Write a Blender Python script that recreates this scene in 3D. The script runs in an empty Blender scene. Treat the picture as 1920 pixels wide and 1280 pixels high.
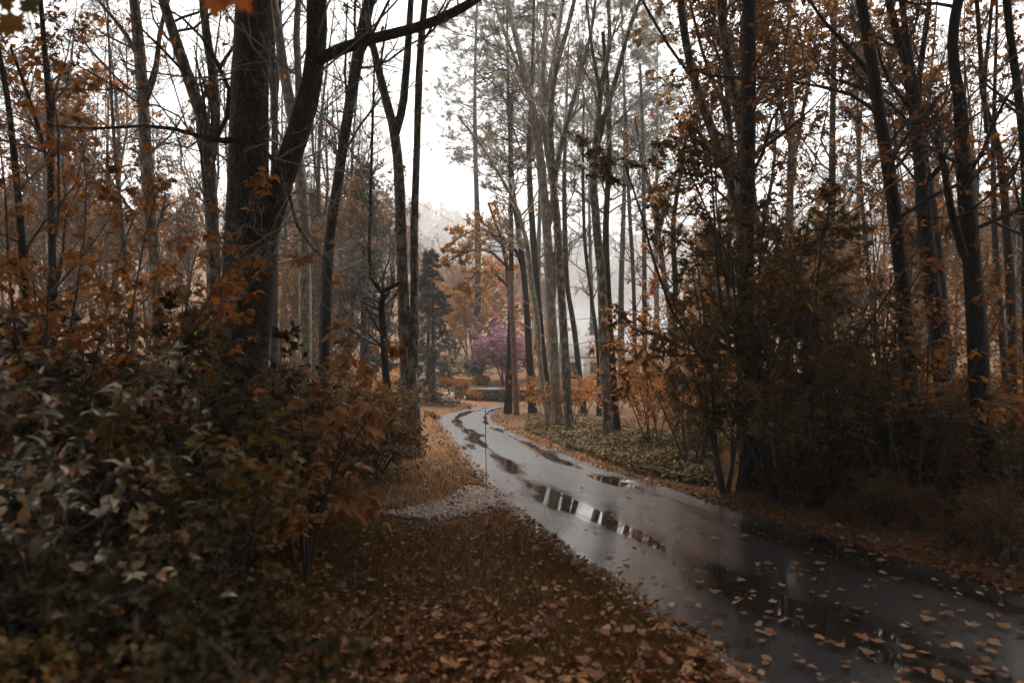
import bpy, math, random
import numpy as np
from mathutils import Matrix, Vector

R = math.radians
SC = bpy.context.scene
COL = SC.collection
# ------------------------------------------------------------------ camera, sky, sun, exposure
F, HY = 1400.0, 530.0            # focal length in photo pixels (1920 wide), horizon row
CAMZ = 1.7
cam_d = bpy.data.cameras.new('camera')
cam = bpy.data.objects.new('camera', cam_d)
COL.objects.link(cam)
cam.location = (0, 0, CAMZ)
cam.rotation_euler = (R(90), 0, 0)
cam_d.sensor_width = 36.0
cam_d.lens = F / 1920 * 36
cam_d.shift_y = -(640 - HY) / 1920
cam_d.clip_start = 0.05
cam_d.clip_end = 3000
cam_d.dof.use_dof = True
cam_d.dof.focus_distance = 18.0
cam_d.dof.aperture_fstop = 1.8
SC.camera = cam

SUN_EL, SUN_AZ = 72.0, 4.0       # the sun stands high behind the overcast, ahead of the camera
world = bpy.data.worlds.new('World')
SC.world = world
world.use_nodes = True
wn, wl = world.node_tree.nodes, world.node_tree.links
bg = wn['Background']
sky = wn.new('ShaderNodeTexSky')
sky.sky_type = 'NISHITA'
sky.sun_disc = False
sky.sun_elevation = R(SUN_EL)
sky.sun_rotation = R(SUN_AZ)
sky.air_density = 1.0
sky.dust_density = 3.0
hs = wn.new('ShaderNodeHueSaturation')
hs.inputs['Saturation'].default_value = 0.06
wl.new(sky.outputs[0], hs.inputs['Color'])
tint = wn.new('ShaderNodeMix'); tint.data_type = 'RGBA'; tint.blend_type = 'MULTIPLY'   # warm grey late-autumn overcast
tint.inputs[0].default_value = 1.0; tint.inputs[7].default_value = (1.0, 0.982, 0.96, 1)
wl.new(hs.outputs[0], tint.inputs[6])
wl.new(tint.outputs[2], bg.inputs['Color'])
bg.inputs['Strength'].default_value = 0.12

sun_d = bpy.data.lights.new('sun', 'SUN')
sun_d.energy = 1.4
sun_d.angle = R(35)
sun_d.color = (1.0, 0.89, 0.77)
sun = bpy.data.objects.new('sun', sun_d)
COL.objects.link(sun)
_sd = Vector((math.sin(R(SUN_AZ)) * math.cos(R(SUN_EL)), math.cos(R(SUN_AZ)) * math.cos(R(SUN_EL)), math.sin(R(SUN_EL))))
sun.rotation_euler = _sd.to_track_quat('Z', 'Y').to_euler()

vs = SC.view_settings
vs.view_transform = 'Standard'
vs.look = 'None'
vs.gamma = 1.0
vs.exposure = 1.8
vs.use_curve_mapping = False
cy = SC.cycles
cy.max_bounces = 6
cy.diffuse_bounces = 3
cy.glossy_bounces = 3
cy.transmission_bounces = 3
cy.transparent_max_bounces = 4
cy.volume_bounces = 1
cy.use_denoising = True
cy.caustics_reflective = False
cy.caustics_refractive = False
cy.sample_clamp_indirect = 4.0

# ------------------------------------------------------------------ small maths helpers
def nrm(a):
    return a / (np.linalg.norm(a, axis=-1, keepdims=True) + 1e-9)

def sstep(t):
    t = np.clip(t, 0, 1)
    return t * t * (3 - 2 * t)

def wob(x, y, s, seed):
    r = np.random.default_rng(seed)
    o = 0
    for k in range(5):
        a, p = r.uniform(0, 6.28), r.uniform(0, 6.28)
        f = s * (0.6 + 0.5 * k)
        o = o + np.sin((x * math.cos(a) + y * math.sin(a)) * f + p) / (1 + 0.4 * k)
    return o / 3

def at(px, py, d):
    return np.array(((px - 960) * d / F, d, CAMZ - (py - HY) * d / F))

# ------------------------------------------------------------------ the lie of the land
SL = 0.11
LAKE_Z = -6.2
def on_slope(px, py):
    d = CAMZ * F / (py - HY - SL * F)
    return ((px - 960) * d / F, d)

LEFT_PX = [(1394, 1260), (1347, 1220), (1280, 1180), (1238, 1162), (1161, 1099), (1093, 1058), (1046, 1021), (993, 984), (945, 942), (919, 915),
           (900, 890), (880, 866), (858, 840), (838, 813), (823, 795), (821, 787), (832, 778), (860, 770.5), (890, 764), (915, 760.5)]
RIGHT_PX = [(1918, 1112), (1784, 1075), (1683, 1045), (1566, 1011), (1482, 984), (1398, 961), (1330, 938), (1272, 920), (1211, 904), (1144, 884),
            (1077, 860), (1040, 845), (957, 808), (934, 798), (923, 787), (921, 780), (927, 772), (940, 766), (956, 761)]

def resample(P, n):
    P = np.array(P, float)
    s = np.concatenate([[0], np.cumsum(np.linalg.norm(np.diff(P, axis=0), axis=1))])
    t = np.linspace(0, s[-1], n)
    return np.stack([np.interp(t, s, P[:, 0]), np.interp(t, s, P[:, 1])], 1)

def smooth2(P, k):
    for _ in range(k):
        Q = P.copy()
        Q[1:-1] = (P[:-2] + 2 * P[1:-1] + P[2:]) / 4
        P = Q
    return P

LE = [on_slope(*p) for p in LEFT_PX]
RE = [on_slope(*p) for p in RIGHT_PX]
LE = [(LE[0][0] + .275 * 12, LE[0][1] - .962 * 12), (LE[0][0] + .275 * 5, LE[0][1] - .962 * 5)] + LE + [(1.6, 33.0), (5.0, 34.6), (9.5, 36.5)]
RE = [(RE[0][0] + .30 * 12, RE[0][1] - .95 * 12), (RE[0][0] + .30 * 5, RE[0][1] - .95 * 5)] + RE + [(1.6, 30.2), (5.8, 31.8), (10.5, 33.6)]
# match the two edges by how far along the road they stand
NR = 260
def knots(E, ks):
    E = np.array(E)
    out = []
    for a, b, n in ks:
        seg = resample(E[a:b + 1], n + 1)
        out.append(seg[:-1])
    out.append(E[ks[-1][1]][None])
    return np.concatenate(out)
LEr = smooth2(knots(LE, [(0, 2, 50), (2, 10, 70), (10, 15, 60), (15, 18, 30), (18, len(LE) - 1, 50)]), 6)
REr = smooth2(knots(RE, [(0, 2, 50), (2, 9, 70), (9, 14, 60), (14, 17, 30), (17, len(RE) - 1, 50)]), 6)
CEN = (LEr + REr) / 2
HALF = np.linalg.norm(LEr - REr, axis=1) / 2

def road_dist(x, y):
    """signed distance outside the road's edge (negative on the road)"""
    x = np.atleast_1d(np.asarray(x, float)); y = np.atleast_1d(np.asarray(y, float))
    sh = x.shape
    x, y = x.ravel(), y.ravel()
    out = np.full(x.shape, 99.0)
    near = (x > -8) & (x < 16) & (y > -14) & (y < 42)
    ii = np.nonzero(near)[0]
    for c in range(0, len(ii), 20000):
        q = ii[c:c + 20000]
        d = np.hypot(x[q, None] - CEN[None, ::2, 0], y[q, None] - CEN[None, ::2, 1]) - HALF[None, ::2]
        out[q] = d.min(1)
    return out.reshape(sh)

def ground_z(x, y):
    x = np.asarray(x, float); y = np.asarray(y, float)
    yb = y
    right = -SL * np.minimum(yb, 58) - 0.9 * sstep((yb - 58) / 16)
    left = np.where(yb < 32.6, -SL * yb, -SL * 32.6 + 0.42 * sstep((yb - 33.5) / 0.25))
    wl_ = sstep((4.0 - x) / 2.4)
    z = right * (1 - wl_) + left * wl_
    z = z + 0.38 * np.exp(-((x + 3.3) / 1.3) ** 2 - ((y - 31.8) / 1.9) ** 2)
    # wooded hillside, left and behind
    z = z + 13 * sstep((-x - 5 + 0.02 * y) / 60) * sstep((y - 30) / 70)
    z = z + 2.2 * sstep((-x - 5) / 22) * sstep((y + 6) / 25)
    z = z + 6 * sstep((x - 45) / 60) * sstep((y - 10) / 60)
    z = z + 9 * sstep((x - .225 * y - 3) / 22) * sstep((y - 28) / 40)
    # far shore
    z = z + 21 * sstep((y - 303 + 10 * np.sin(x / 60)) / 110)
    d = road_dist(x, y)
    n = 0.10 * wob(x, y, 0.9, 3) + 0.05 * wob(x, y, 2.6, 4)
    z = z + n * sstep((d - 0.15) / 1.6)
    return z - 0.10 * sstep((0.10 - d) / 0.35) + 0.05 * sstep((d - 0.02) / 0.2) * sstep((3 - d) / 2)

def gz1(x, y):
    return float(ground_z(np.array([x]), np.array([y]))[0])

# ------------------------------------------------------------------ mesh helpers
def mesh_from(name, V, Fs, mats=(), midx=None, smooth=False, uv=None):
    me = bpy.data.meshes.new(name)
    V = np.asarray(V, np.float32)
    Fs = [np.asarray(f, np.int32) for f in Fs if len(f)]
    me.vertices.add(len(V))
    me.vertices.foreach_set('co', V.ravel())
    lv = np.concatenate([f.ravel() for f in Fs])
    tot = np.concatenate([np.full(len(f), f.shape[1], np.int32) for f in Fs])
    st = np.concatenate([[0], np.cumsum(tot)[:-1]]).astype(np.int32)
    me.loops.add(len(lv))
    me.loops.foreach_set('vertex_index', lv)
    me.polygons.add(len(tot))
    me.polygons.foreach_set('loop_start', st)
    me.polygons.foreach_set('loop_total', tot)
    if smooth:
        me.polygons.foreach_set('use_smooth', np.ones(len(tot), bool))
    for m in mats:
        me.materials.append(m)
    if midx is not None:
        me.polygons.foreach_set('material_index', np.asarray(midx, np.int32))
    me.update(calc_edges=True)
    if uv is not None:
        l = me.uv_layers.new(name='UVMap')
        l.data.foreach_set('uv', np.asarray(uv, np.float32)[lv].ravel())
    return me

def link(name, me, parent=None, loc=None, label=None, cat=None, group=None, kind=None):
    o = bpy.data.objects.new(name, me)
    COL.objects.link(o)
    if loc is not None: o.location = loc
    if parent: o.parent = parent
    if label: o['label'] = label
    if cat: o['category'] = cat
    if group: o['group'] = group
    if kind: o['kind'] = kind
    return o

def thing(name, label, cat, loc, rz=0, group=None):
    o = link(name, None, None, loc, label, cat, group)
    o.rotation_euler = (0, 0, rz)
    return o

def dup(root, loc, rz, s=1.0, label=None, group=None):
    r = root.copy(); COL.objects.link(r)
    r.location = loc; r.rotation_euler = (0, 0, rz); r.scale = (s, s, s)
    if label: r['label'] = label
    if group: r['group'] = group
    for ch in list(root.children):
        c = ch.copy(); COL.objects.link(c); c.parent = r
        for g in ch.children:
            q = g.copy(); COL.objects.link(q); q.parent = c
    return r

class Acc:
    """collects vertices and faces of one mesh"""
    def __init__(s): s.V, s.Q, s.T, s.n = [], [], [], 0
    def add(s, V, Q=None, T=None):
        s.V.append(np.asarray(V, float).reshape(-1, 3))
        if Q is not None and len(Q): s.Q.append(np.asarray(Q) + s.n)
        if T is not None and len(T): s.T.append(np.asarray(T) + s.n)
        s.n += len(s.V[-1]); return s
    def box(s, x0, x1, y0, y1, z0, z1):
        V = [(x, y, z) for z in (z0, z1) for y in (y0, y1) for x in (x0, x1)]
        return s.add(V, [(0, 2, 3, 1), (4, 5, 7, 6), (0, 1, 5, 4), (2, 6, 7, 3), (0, 4, 6, 2), (1, 3, 7, 5)])
    def mesh(s, name, mats, smooth=False):
        Fs = []
        if s.Q: Fs.append(np.concatenate(s.Q))
        if s.T: Fs.append(np.concatenate(s.T))
        return mesh_from(name, np.concatenate(s.V), Fs, mats, smooth=smooth)

def tubes(P, Rr, n=3, rough=0.0, rng=None):
    B, K, _ = P.shape
    t = nrm(np.gradient(P, axis=1))
    ref = np.zeros((B, 1, 3))
    mean = nrm(P[:, -1] - P[:, 0])
    ax = np.argmin(np.abs(mean), axis=1)
    ref[np.arange(B), 0, ax] = 1
    u = nrm(np.cross(t, np.broadcast_to(ref, t.shape)))
    v = np.cross(t, u)
    a = np.linspace(0, 2 * np.pi, n, endpoint=False)
    rr = Rr[:, :, None]
    if rough and rng is not None:
        rr = rr * (1 + rough * rng.normal(size=(B, K, n)))
    else:
        rr = np.broadcast_to(rr, (B, K, n))
    V = P[:, :, None, :] + rr[..., None] * (np.cos(a)[None, None, :, None] * u[:, :, None, :] + np.sin(a)[None, None, :, None] * v[:, :, None, :])
    idx = np.arange(B * K * n).reshape(B, K, n)
    a0, a1 = idx[:, :-1], idx[:, 1:]
    Q = np.stack([a0, np.roll(a0, -1, 2), np.roll(a1, -1, 2), a1], -1).reshape(-1, 4)
    return V.reshape(-1, 3), Q

def grow(S, D, L, r0, K, rng, up=0.15, wig=0.12, tip=0.25):
    """paths from starts S along directions D"""
    B = len(S)
    P = np.zeros((B, K, 3)); P[:, 0] = S
    d = nrm(D)
    for k in range(1, K):
        d = nrm(d + wig * rng.normal(size=(B, 3)) + np.array((0, 0, up)) / K)
        P[:, k] = P[:, k - 1] + d * (L / (K - 1))[:, None]
    Rr = r0[:, None] * (1 - (1 - tip) * np.linspace(0, 1, K)[None])
    return P, Rr

def kids(P, Rr, n, t0, t1, ang, lf, rf, K, rng, up=0.15, wig=0.12, flat=0.0, lens=None, rmin=0.002, tip=0.25):
    """n children on each path"""
    B, K0, _ = P.shape
    pi = np.repeat(np.arange(B), n)
    t = rng.uniform(t0, t1, len(pi))
    f = t * (K0 - 1); i = np.minimum(f.astype(int), K0 - 2); w = (f - i)[:, None]
    S = P[pi, i] * (1 - w) + P[pi, i + 1] * w
    T = nrm(P[pi, i + 1] - P[pi, i])
    rad = Rr[pi, i] * (1 - w[:, 0]) + Rr[pi, i + 1] * w[:, 0]
    X = rng.normal(size=(len(pi), 3)); X[:, 2] *= (1 - flat)
    X = nrm(X - (X * T).sum(1, keepdims=True) * T)
    a = R(ang) * rng.uniform(0.7, 1.25, len(pi))
    D = np.cos(a)[:, None] * T + np.sin(a)[:, None] * X
    PL = np.linalg.norm(np.diff(P, axis=1), axis=2).sum(1)[pi] if lens is None else np.full(len(pi), lens)
    L = PL * lf * (1.05 - 0.6 * t) * rng.uniform(0.6, 1.25, len(pi))
    return grow(S, D, L, np.maximum(rad * rf, rmin), K, rng, up, wig, tip)

# ---- leaf shapes: (vertices in side / along / normal, triangles)
DIAMOND = (np.array([(0, 0, 0), (.34, .45, .10), (0, 1, -.05), (-.34, .45, .10)], float), np.array([(0, 1, 2), (0, 2, 3)]))
OVATE = (np.array([(0, 0, 0), (.19, .18, .07), (.28, .45, .10), (.15, .78, .0), (0, 1.08, -.20), (-.15, .78, .0), (-.28, .45, .10), (-.19, .18, .07), (0, .45, .03)], float),
         np.array([(0, 1, 8), (1, 2, 8), (2, 3, 8), (3, 4, 8), (4, 5, 8), (5, 6, 8), (6, 7, 8), (7, 0, 8)]))
CURL = (np.array([(0, 0, 0), (.22, .18, .16), (.30, .45, .26), (.2, .78, .22), (0, 1.0, .16), (-.22, .78, .05), (-.38, .45, .06), (-.26, .18, .1), (0, .45, .03)], float), OVATE[1])
def maple(cup=0.0):
    out = [(0, 0), (.16, -.06), (.34, -.02), (.30, .12), (.60, .22), (.46, .36), (.62, .58), (.36, .52), (.28, .62), (.20, .56), (.26, .80), (.12, .78), (0, 1.05)]
    pts = out + [(-x, y) for x, y in out[-2:0:-1]]
    V = [(x, y, cup * (x * x * 1.2 + (y - .4) ** 2 * .6) - .05 * y * (cup <= 0)) for x, y in pts] + [(0, .38, 0)]
    c = len(V) - 1; n = c
    return (np.array(V, float), np.array([(i, (i + 1) % n, c) for i in range(n)]))
MAPLE = maple(0.0)
MAPLE_CURL = maple(0.45)
NEEDLE = (np.array([(.018, 0, 0), (0, 1, 0), (-.018, 0, 0)], float), np.array([(0, 1, 2)]))

def leaf_axes(n, rng, out=None, droop=0.3, tilt=0.5, spread=1.0):
    A = rng.normal(size=(n, 3)); A[:, 2] *= 0.4
    if out is not None: A = nrm(A) * spread + out
    A[:, 2] -= droop
    A = nrm(A)
    N = np.array((0, 0, 1.0)) + tilt * rng.normal(size=(n, 3))
    N = nrm(N - (N * A).sum(1, keepdims=True) * A)
    return A, N

def leaf_batch(C, A, N, size, shape):
    T, Fc = shape
    S = np.cross(A, N)
    sz = np.asarray(size)[:, None, None]
    V = C[:, None, :] + sz * (T[None, :, 0:1] * S[:, None, :] + T[None, :, 1:2] * A[:, None, :] + T[None, :, 2:3] * N[:, None, :])
    n = len(T)
    Q = (Fc[None] + (np.arange(len(C)) * n)[:, None, None]).reshape(-1, Fc.shape[1])
    return V.reshape(-1, 3), Q

def on_paths(P, n, rng, t0=0.15, t1=1.0):
    B, K, _ = P.shape
    pi = rng.integers(0, B, n)
    f = rng.uniform(t0, t1, n) * (K - 1); i = np.minimum(f.astype(int), K - 2); w = (f - i)[:, None]
    return P[pi, i] * (1 - w) + P[pi, i + 1] * w, nrm(P[pi, i + 1] - P[pi, i])

# ------------------------------------------------------------------ materials
def new_mat(name):
    m = bpy.data.materials.new(name); m.use_nodes = True
    nt = m.node_tree
    return m, nt, nt.nodes, nt.links, nt.nodes['Principled BSDF']

def ramp(nd, stops, interp='LINEAR'):
    r = nd.new('ShaderNodeValToRGB'); cr = r.color_ramp; cr.interpolation = interp
    while len(cr.elements) > 1: cr.elements.remove(cr.elements[-1])
    cr.elements[0].position = stops[0][0]; cr.elements[0].color = (*stops[0][1], 1)
    for p, c in stops[1:]:
        e = cr.elements.new(p); e.color = (*c, 1)
    return r

def mathn(nd, lk, op, a, b=None):
    n = nd.new('ShaderNodeMath'); n.operation = op
    for k, v in enumerate((a, b)):
        if v is None: continue
        if isinstance(v, (int, float)): n.inputs[k].default_value = v
        else: lk.new(v, n.inputs[k])
    return n.outputs[0]

def noise(nd, lk, vec, scale, detail=4, rough=0.55, dist=0.0):
    n = nd.new('ShaderNodeTexNoise'); n.inputs['Scale'].default_value = scale; n.inputs['Detail'].default_value = detail
    n.inputs['Roughness'].default_value = rough; n.inputs['Distortion'].default_value = dist
    if vec is not None: lk.new(vec, n.inputs['Vector'])
    return n

def mapping(nd, lk, out, scale):
    m = nd.new('ShaderNodeMapping'); m.inputs['Scale'].default_value = scale
    lk.new(out, m.inputs['Vector']); return m.outputs[0]

def leaf_mat(name, cols, rough=0.42, trans=0.3, spec=0.5):
    rough = rough + .12; spec = spec * .45; trans = min(.65, trans * 1.45)
    m, nt, nd, lk, p = new_mat(name)
    g = nd.new('ShaderNodeNewGeometry'); oi = nd.new('ShaderNodeObjectInfo')
    f = mathn(nd, lk, 'FRACT', mathn(nd, lk, 'ADD', g.outputs['Random Per Island'], oi.outputs['Random']))
    k = len(cols)
    r = ramp(nd, [(i / max(1, k - 1), c) for i, c in enumerate(cols)])
    lk.new(f, r.inputs[0])
    tc = nd.new('ShaderNodeTexCoord')
    nz = noise(nd, lk, tc.outputs['Object'], 26, 3)
    mx = nd.new('ShaderNodeMix'); mx.data_type = 'RGBA'; mx.blend_type = 'MULTIPLY'; mx.inputs[0].default_value = 0.55
    rr = ramp(nd, [(.3, (.45, .42, .4)), (.65, (1.15, 1.12, 1.1))]); lk.new(nz.outputs[0], rr.inputs[0])
    lk.new(r.outputs[0], mx.inputs[6]); lk.new(rr.outputs[0], mx.inputs[7])
    lk.new(mx.outputs[2], p.inputs['Base Color'])
    p.inputs['Roughness'].default_value = rough
    p.inputs['Specular IOR Level'].default_value = spec
    t = nd.new('ShaderNodeBsdfTranslucent'); lk.new(mx.outputs[2], t.inputs['Color'])
    ms = nd.new('ShaderNodeMixShader'); ms.inputs[0].default_value = trans
    lk.new(p.outputs[0], ms.inputs[1]); lk.new(t.outputs[0], ms.inputs[2])
    lk.new(ms.outputs[0], nd['Material Output'].inputs['Surface'])
    return m

def bark_mat(name, dark, light, lichen=(.30, .31, .24), lich=0.5, vs=1.0, bump=0.5, rough=0.75):
    m, nt, nd, lk, p = new_mat(name)
    tc = nd.new('ShaderNodeTexCoord')
    v1 = mapping(nd, lk, tc.outputs['Object'], (11 * vs, 11 * vs, 2.6 * vs))
    n1 = noise(nd, lk, v1, 2.2, 6, .62, .6)
    v2 = mapping(nd, lk, tc.outputs['Object'], (17 * vs, 17 * vs, 4.2 * vs))
    vo = nd.new('ShaderNodeTexVoronoi'); vo.feature = 'DISTANCE_TO_EDGE'; vo.inputs['Scale'].default_value = 1.6
    lk.new(v2, vo.inputs['Vector'])
    furrow = mathn(nd, lk, 'MINIMUM', mathn(nd, lk, 'MULTIPLY', vo.outputs['Distance'], 5.0), 1.0)
    h = mathn(nd, lk, 'ADD', mathn(nd, lk, 'MULTIPLY', furrow, 0.6), n1.outputs[0])
    r = ramp(nd, [(.35, dark), (.8, light), (1.2, light)]) if False else ramp(nd, [(.28, dark), (.85, light)])
    lk.new(mathn(nd, lk, 'MULTIPLY', h, 0.62), r.inputs[0])
    nl = noise(nd, lk, mapping(nd, lk, tc.outputs['Object'], (1, 1, .5)), 12.0, 6, .65)
    lm = ramp(nd, [(.62 - .16 * lich, (0, 0, 0)), (.70 - .14 * lich, (1, 1, 1))]); lk.new(nl.outputs[0], lm.inputs[0])
    mx = nd.new('ShaderNodeMix'); mx.data_type = 'RGBA'
    lk.new(mathn(nd, lk, 'MULTIPLY', lm.outputs[0], min(.85, lich)), mx.inputs[0]); lk.new(r.outputs[0], mx.inputs[6]); mx.inputs[7].default_value = (*lichen, 1)
    lk.new(mx.outputs[2], p.inputs['Base Color'])
    p.inputs['Roughness'].default_value = rough
    p.inputs['Specular IOR Level'].default_value = .35
    b = nd.new('ShaderNodeBump'); b.inputs['Strength'].default_value = bump; b.inputs['Distance'].default_value = 0.03
    lk.new(h, b.inputs['Height']); lk.new(b.outputs[0], p.inputs['Normal'])
    return m

def plain(name, c, rough=.6, metal=0, spec=.5, var=.25, scale=8):
    m, nt, nd, lk, p = new_mat(name)
    tc = nd.new('ShaderNodeTexCoord')
    n = noise(nd, lk, tc.outputs['Object'], scale, 5, .6)
    r = ramp(nd, [(.3, tuple(x * (1 - var) for x in c)), (.7, tuple(min(1, x * (1 + var)) for x in c))]); lk.new(n.outputs[0], r.inputs[0])
    lk.new(r.outputs[0], p.inputs['Base Color'])
    p.inputs['Roughness'].default_value = rough; p.inputs['Metallic'].default_value = metal; p.inputs['Specular IOR Level'].default_value = spec
    return m

B_OAK = bark_mat('bark_furrowed', (.006, .005, .004), (.085, .07, .05), (.13, .13, .075), .45, 1.5, 1.0)
B_DARK = bark_mat('bark_dark', (.009, .0075, .006), (.034, .028, .022), (.10, .10, .085), .2, 1.3, .6)
B_GREY = bark_mat('bark_grey', (.03, .025, .019), (.17, .145, .11), (.42, .38, .29), .8, 1.4, .5)
B_PALE = bark_mat('bark_pale', (.09, .078, .06), (.40, .355, .28), (.5, .46, .37), .8, 1.6, .4)
B_TWIG = plain('bark_twig', (.05, .042, .036), .7)
B_TWIGP = plain('bark_twig_pale', (.26, .23, .19), .7)

ORANGE = [(.20, .07, .012), (.46, .18, .03), (.60, .26, .05), (.36, .12, .018), (.56, .30, .08)]
L_ORANGE = leaf_mat('leaf_orange', ORANGE, .4, .38)
L_AMBER = leaf_mat('leaf_amber', [(.32, .16, .024), (.56, .28, .05), (.44, .18, .022), (.24, .115, .02)], .45, .4)
L_TAN = leaf_mat('leaf_tan', [(.36, .16, .04), (.58, .30, .11), (.50, .19, .04), (.28, .10, .02), (.55, .30, .12)], .35, .3, .7)
L_OLIVE = leaf_mat('leaf_olive', [(.10, .075, .02), (.20, .145, .045), (.14, .10, .028), (.32, .14, .025), (.17, .12, .035)], .38, .3, .6)
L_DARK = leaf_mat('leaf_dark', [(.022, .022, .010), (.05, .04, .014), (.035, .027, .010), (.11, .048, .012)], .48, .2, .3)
L_PALE = leaf_mat('leaf_glossy_glint', [(.08, .08, .045), (.22, .205, .12), (.12, .10, .05), (.32, .14, .035), (.34, .32, .22), (.20, .095, .03)], .22, .18, 1.5)  # glossy leaves; sky glints are partly put into the paler tones
L_BROWN = leaf_mat('leaf_brown', [(.06, .024, .009), (.16, .06, .018), (.24, .09, .026), (.10, .038, .012), (.30, .15, .06)], .5, .2)
L_CANOPY = leaf_mat('leaf_shade_canopy', [(.06, .024, .009), (.16, .06, .018), (.24, .09, .026), (.10, .038, .012)], .6, .04, .3)  # near-opaque leaves for the added crowns that block sky light
L_FALLEN = leaf_mat('leaf_fallen', [(.22, .10, .045), (.40, .22, .11), (.30, .14, .06), (.16, .07, .03), (.50, .32, .19)], .3, .05, .6)
L_LITTER = leaf_mat('leaf_litter', [(.06, .025, .011), (.22, .085, .026), (.36, .15, .05), (.12, .048, .016), (.46, .25, .12), (.17, .065, .02)], .38, .05, .6)
L_PURPLE = leaf_mat('leaf_purple', [(.24, .11, .17), (.44, .26, .34), (.33, .16, .23), (.52, .34, .42)], .5, .42)
L_IVY = leaf_mat('leaf_ivy', [(.06, .052, .013), (.12, .092, .024), (.10, .065, .016), (.22, .10, .026)], .35, .15, .6)
L_NEEDLE = leaf_mat('needle_misted', [(.14, .145, .11), (.24, .245, .19), (.18, .185, .14)], .5, .4)  # paler than real needles: mist is partly put into this colour
L_NEEDLED = leaf_mat('needle_dark', [(.014, .020, .012), (.032, .04, .022), (.022, .026, .015)], .5, .15)
L_RUSSET = leaf_mat('leaf_russet_haze', [(.18, .09, .028), (.30, .14, .035), (.12, .07, .03), (.46, .20, .03)], .6, .35)
L_FAR = leaf_mat('leaf_far_shore', [(.07, .055, .045), (.10, .07, .05), (.06, .05, .048), (.14, .08, .04)], .6, .2)
L_NEEDLEO = leaf_mat('needle_olive', [(.028, .028, .015), (.055, .052, .026), (.04, .036, .019)], .5, .2)

def ground_mat():
    m, nt, nd, lk, p = new_mat('forest_floor')
    g = nd.new('ShaderNodeNewGeometry')
    P = g.outputs['Position']
    n1 = noise(nd, lk, P, .7, 6, .6); n2 = noise(nd, lk, P, 9, 6, .7)
    vo = nd.new('ShaderNodeTexVoronoi'); vo.inputs['Scale'].default_value = 13; lk.new(P, vo.inputs['Vector'])
    r = ramp(nd, [(.0, (.035, .017, .007)), (.35, (.11, .045, .013)), (.6, (.20, .08, .02)), (.85, (.13, .07, .02)), (1, (.27, .13, .04))])
    sep = nd.new('ShaderNodeSeparateColor'); lk.new(vo.outputs['Color'], sep.inputs[0])
    mixv = mathn(nd, lk, 'ADD', mathn(nd, lk, 'MULTIPLY', sep.outputs[0], .5), mathn(nd, lk, 'MULTIPLY', n2.outputs[0], .5))
    lk.new(mixv, r.inputs[0])
    gr = ramp(nd, [(.3, (.045, .038, .014)), (.7, (.09, .062, .024))]); lk.new(n2.outputs[0], gr.inputs[0])
    mx = nd.new('ShaderNodeMix'); mx.data_type = 'RGBA'
    mr = ramp(nd, [(.42, (0, 0, 0)), (.6, (.8, .8, .8))]); lk.new(n1.outputs[0], mr.inputs[0])
    lk.new(mr.outputs[0], mx.inputs[0]); lk.new(r.outputs[0], mx.inputs[6]); lk.new(gr.outputs[0], mx.inputs[7])
    lk.new(mx.outputs[2], p.inputs['Base Color'])
    p.inputs['Roughness'].default_value = .8; p.inputs['Specular IOR Level'].default_value = .25
    b = nd.new('ShaderNodeBump'); b.inputs['Strength'].default_value = .8; b.inputs['Distance'].default_value = .04
    lk.new(mixv, b.inputs['Height']); lk.new(b.outputs[0], p.inputs['Normal'])
    return m

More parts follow.
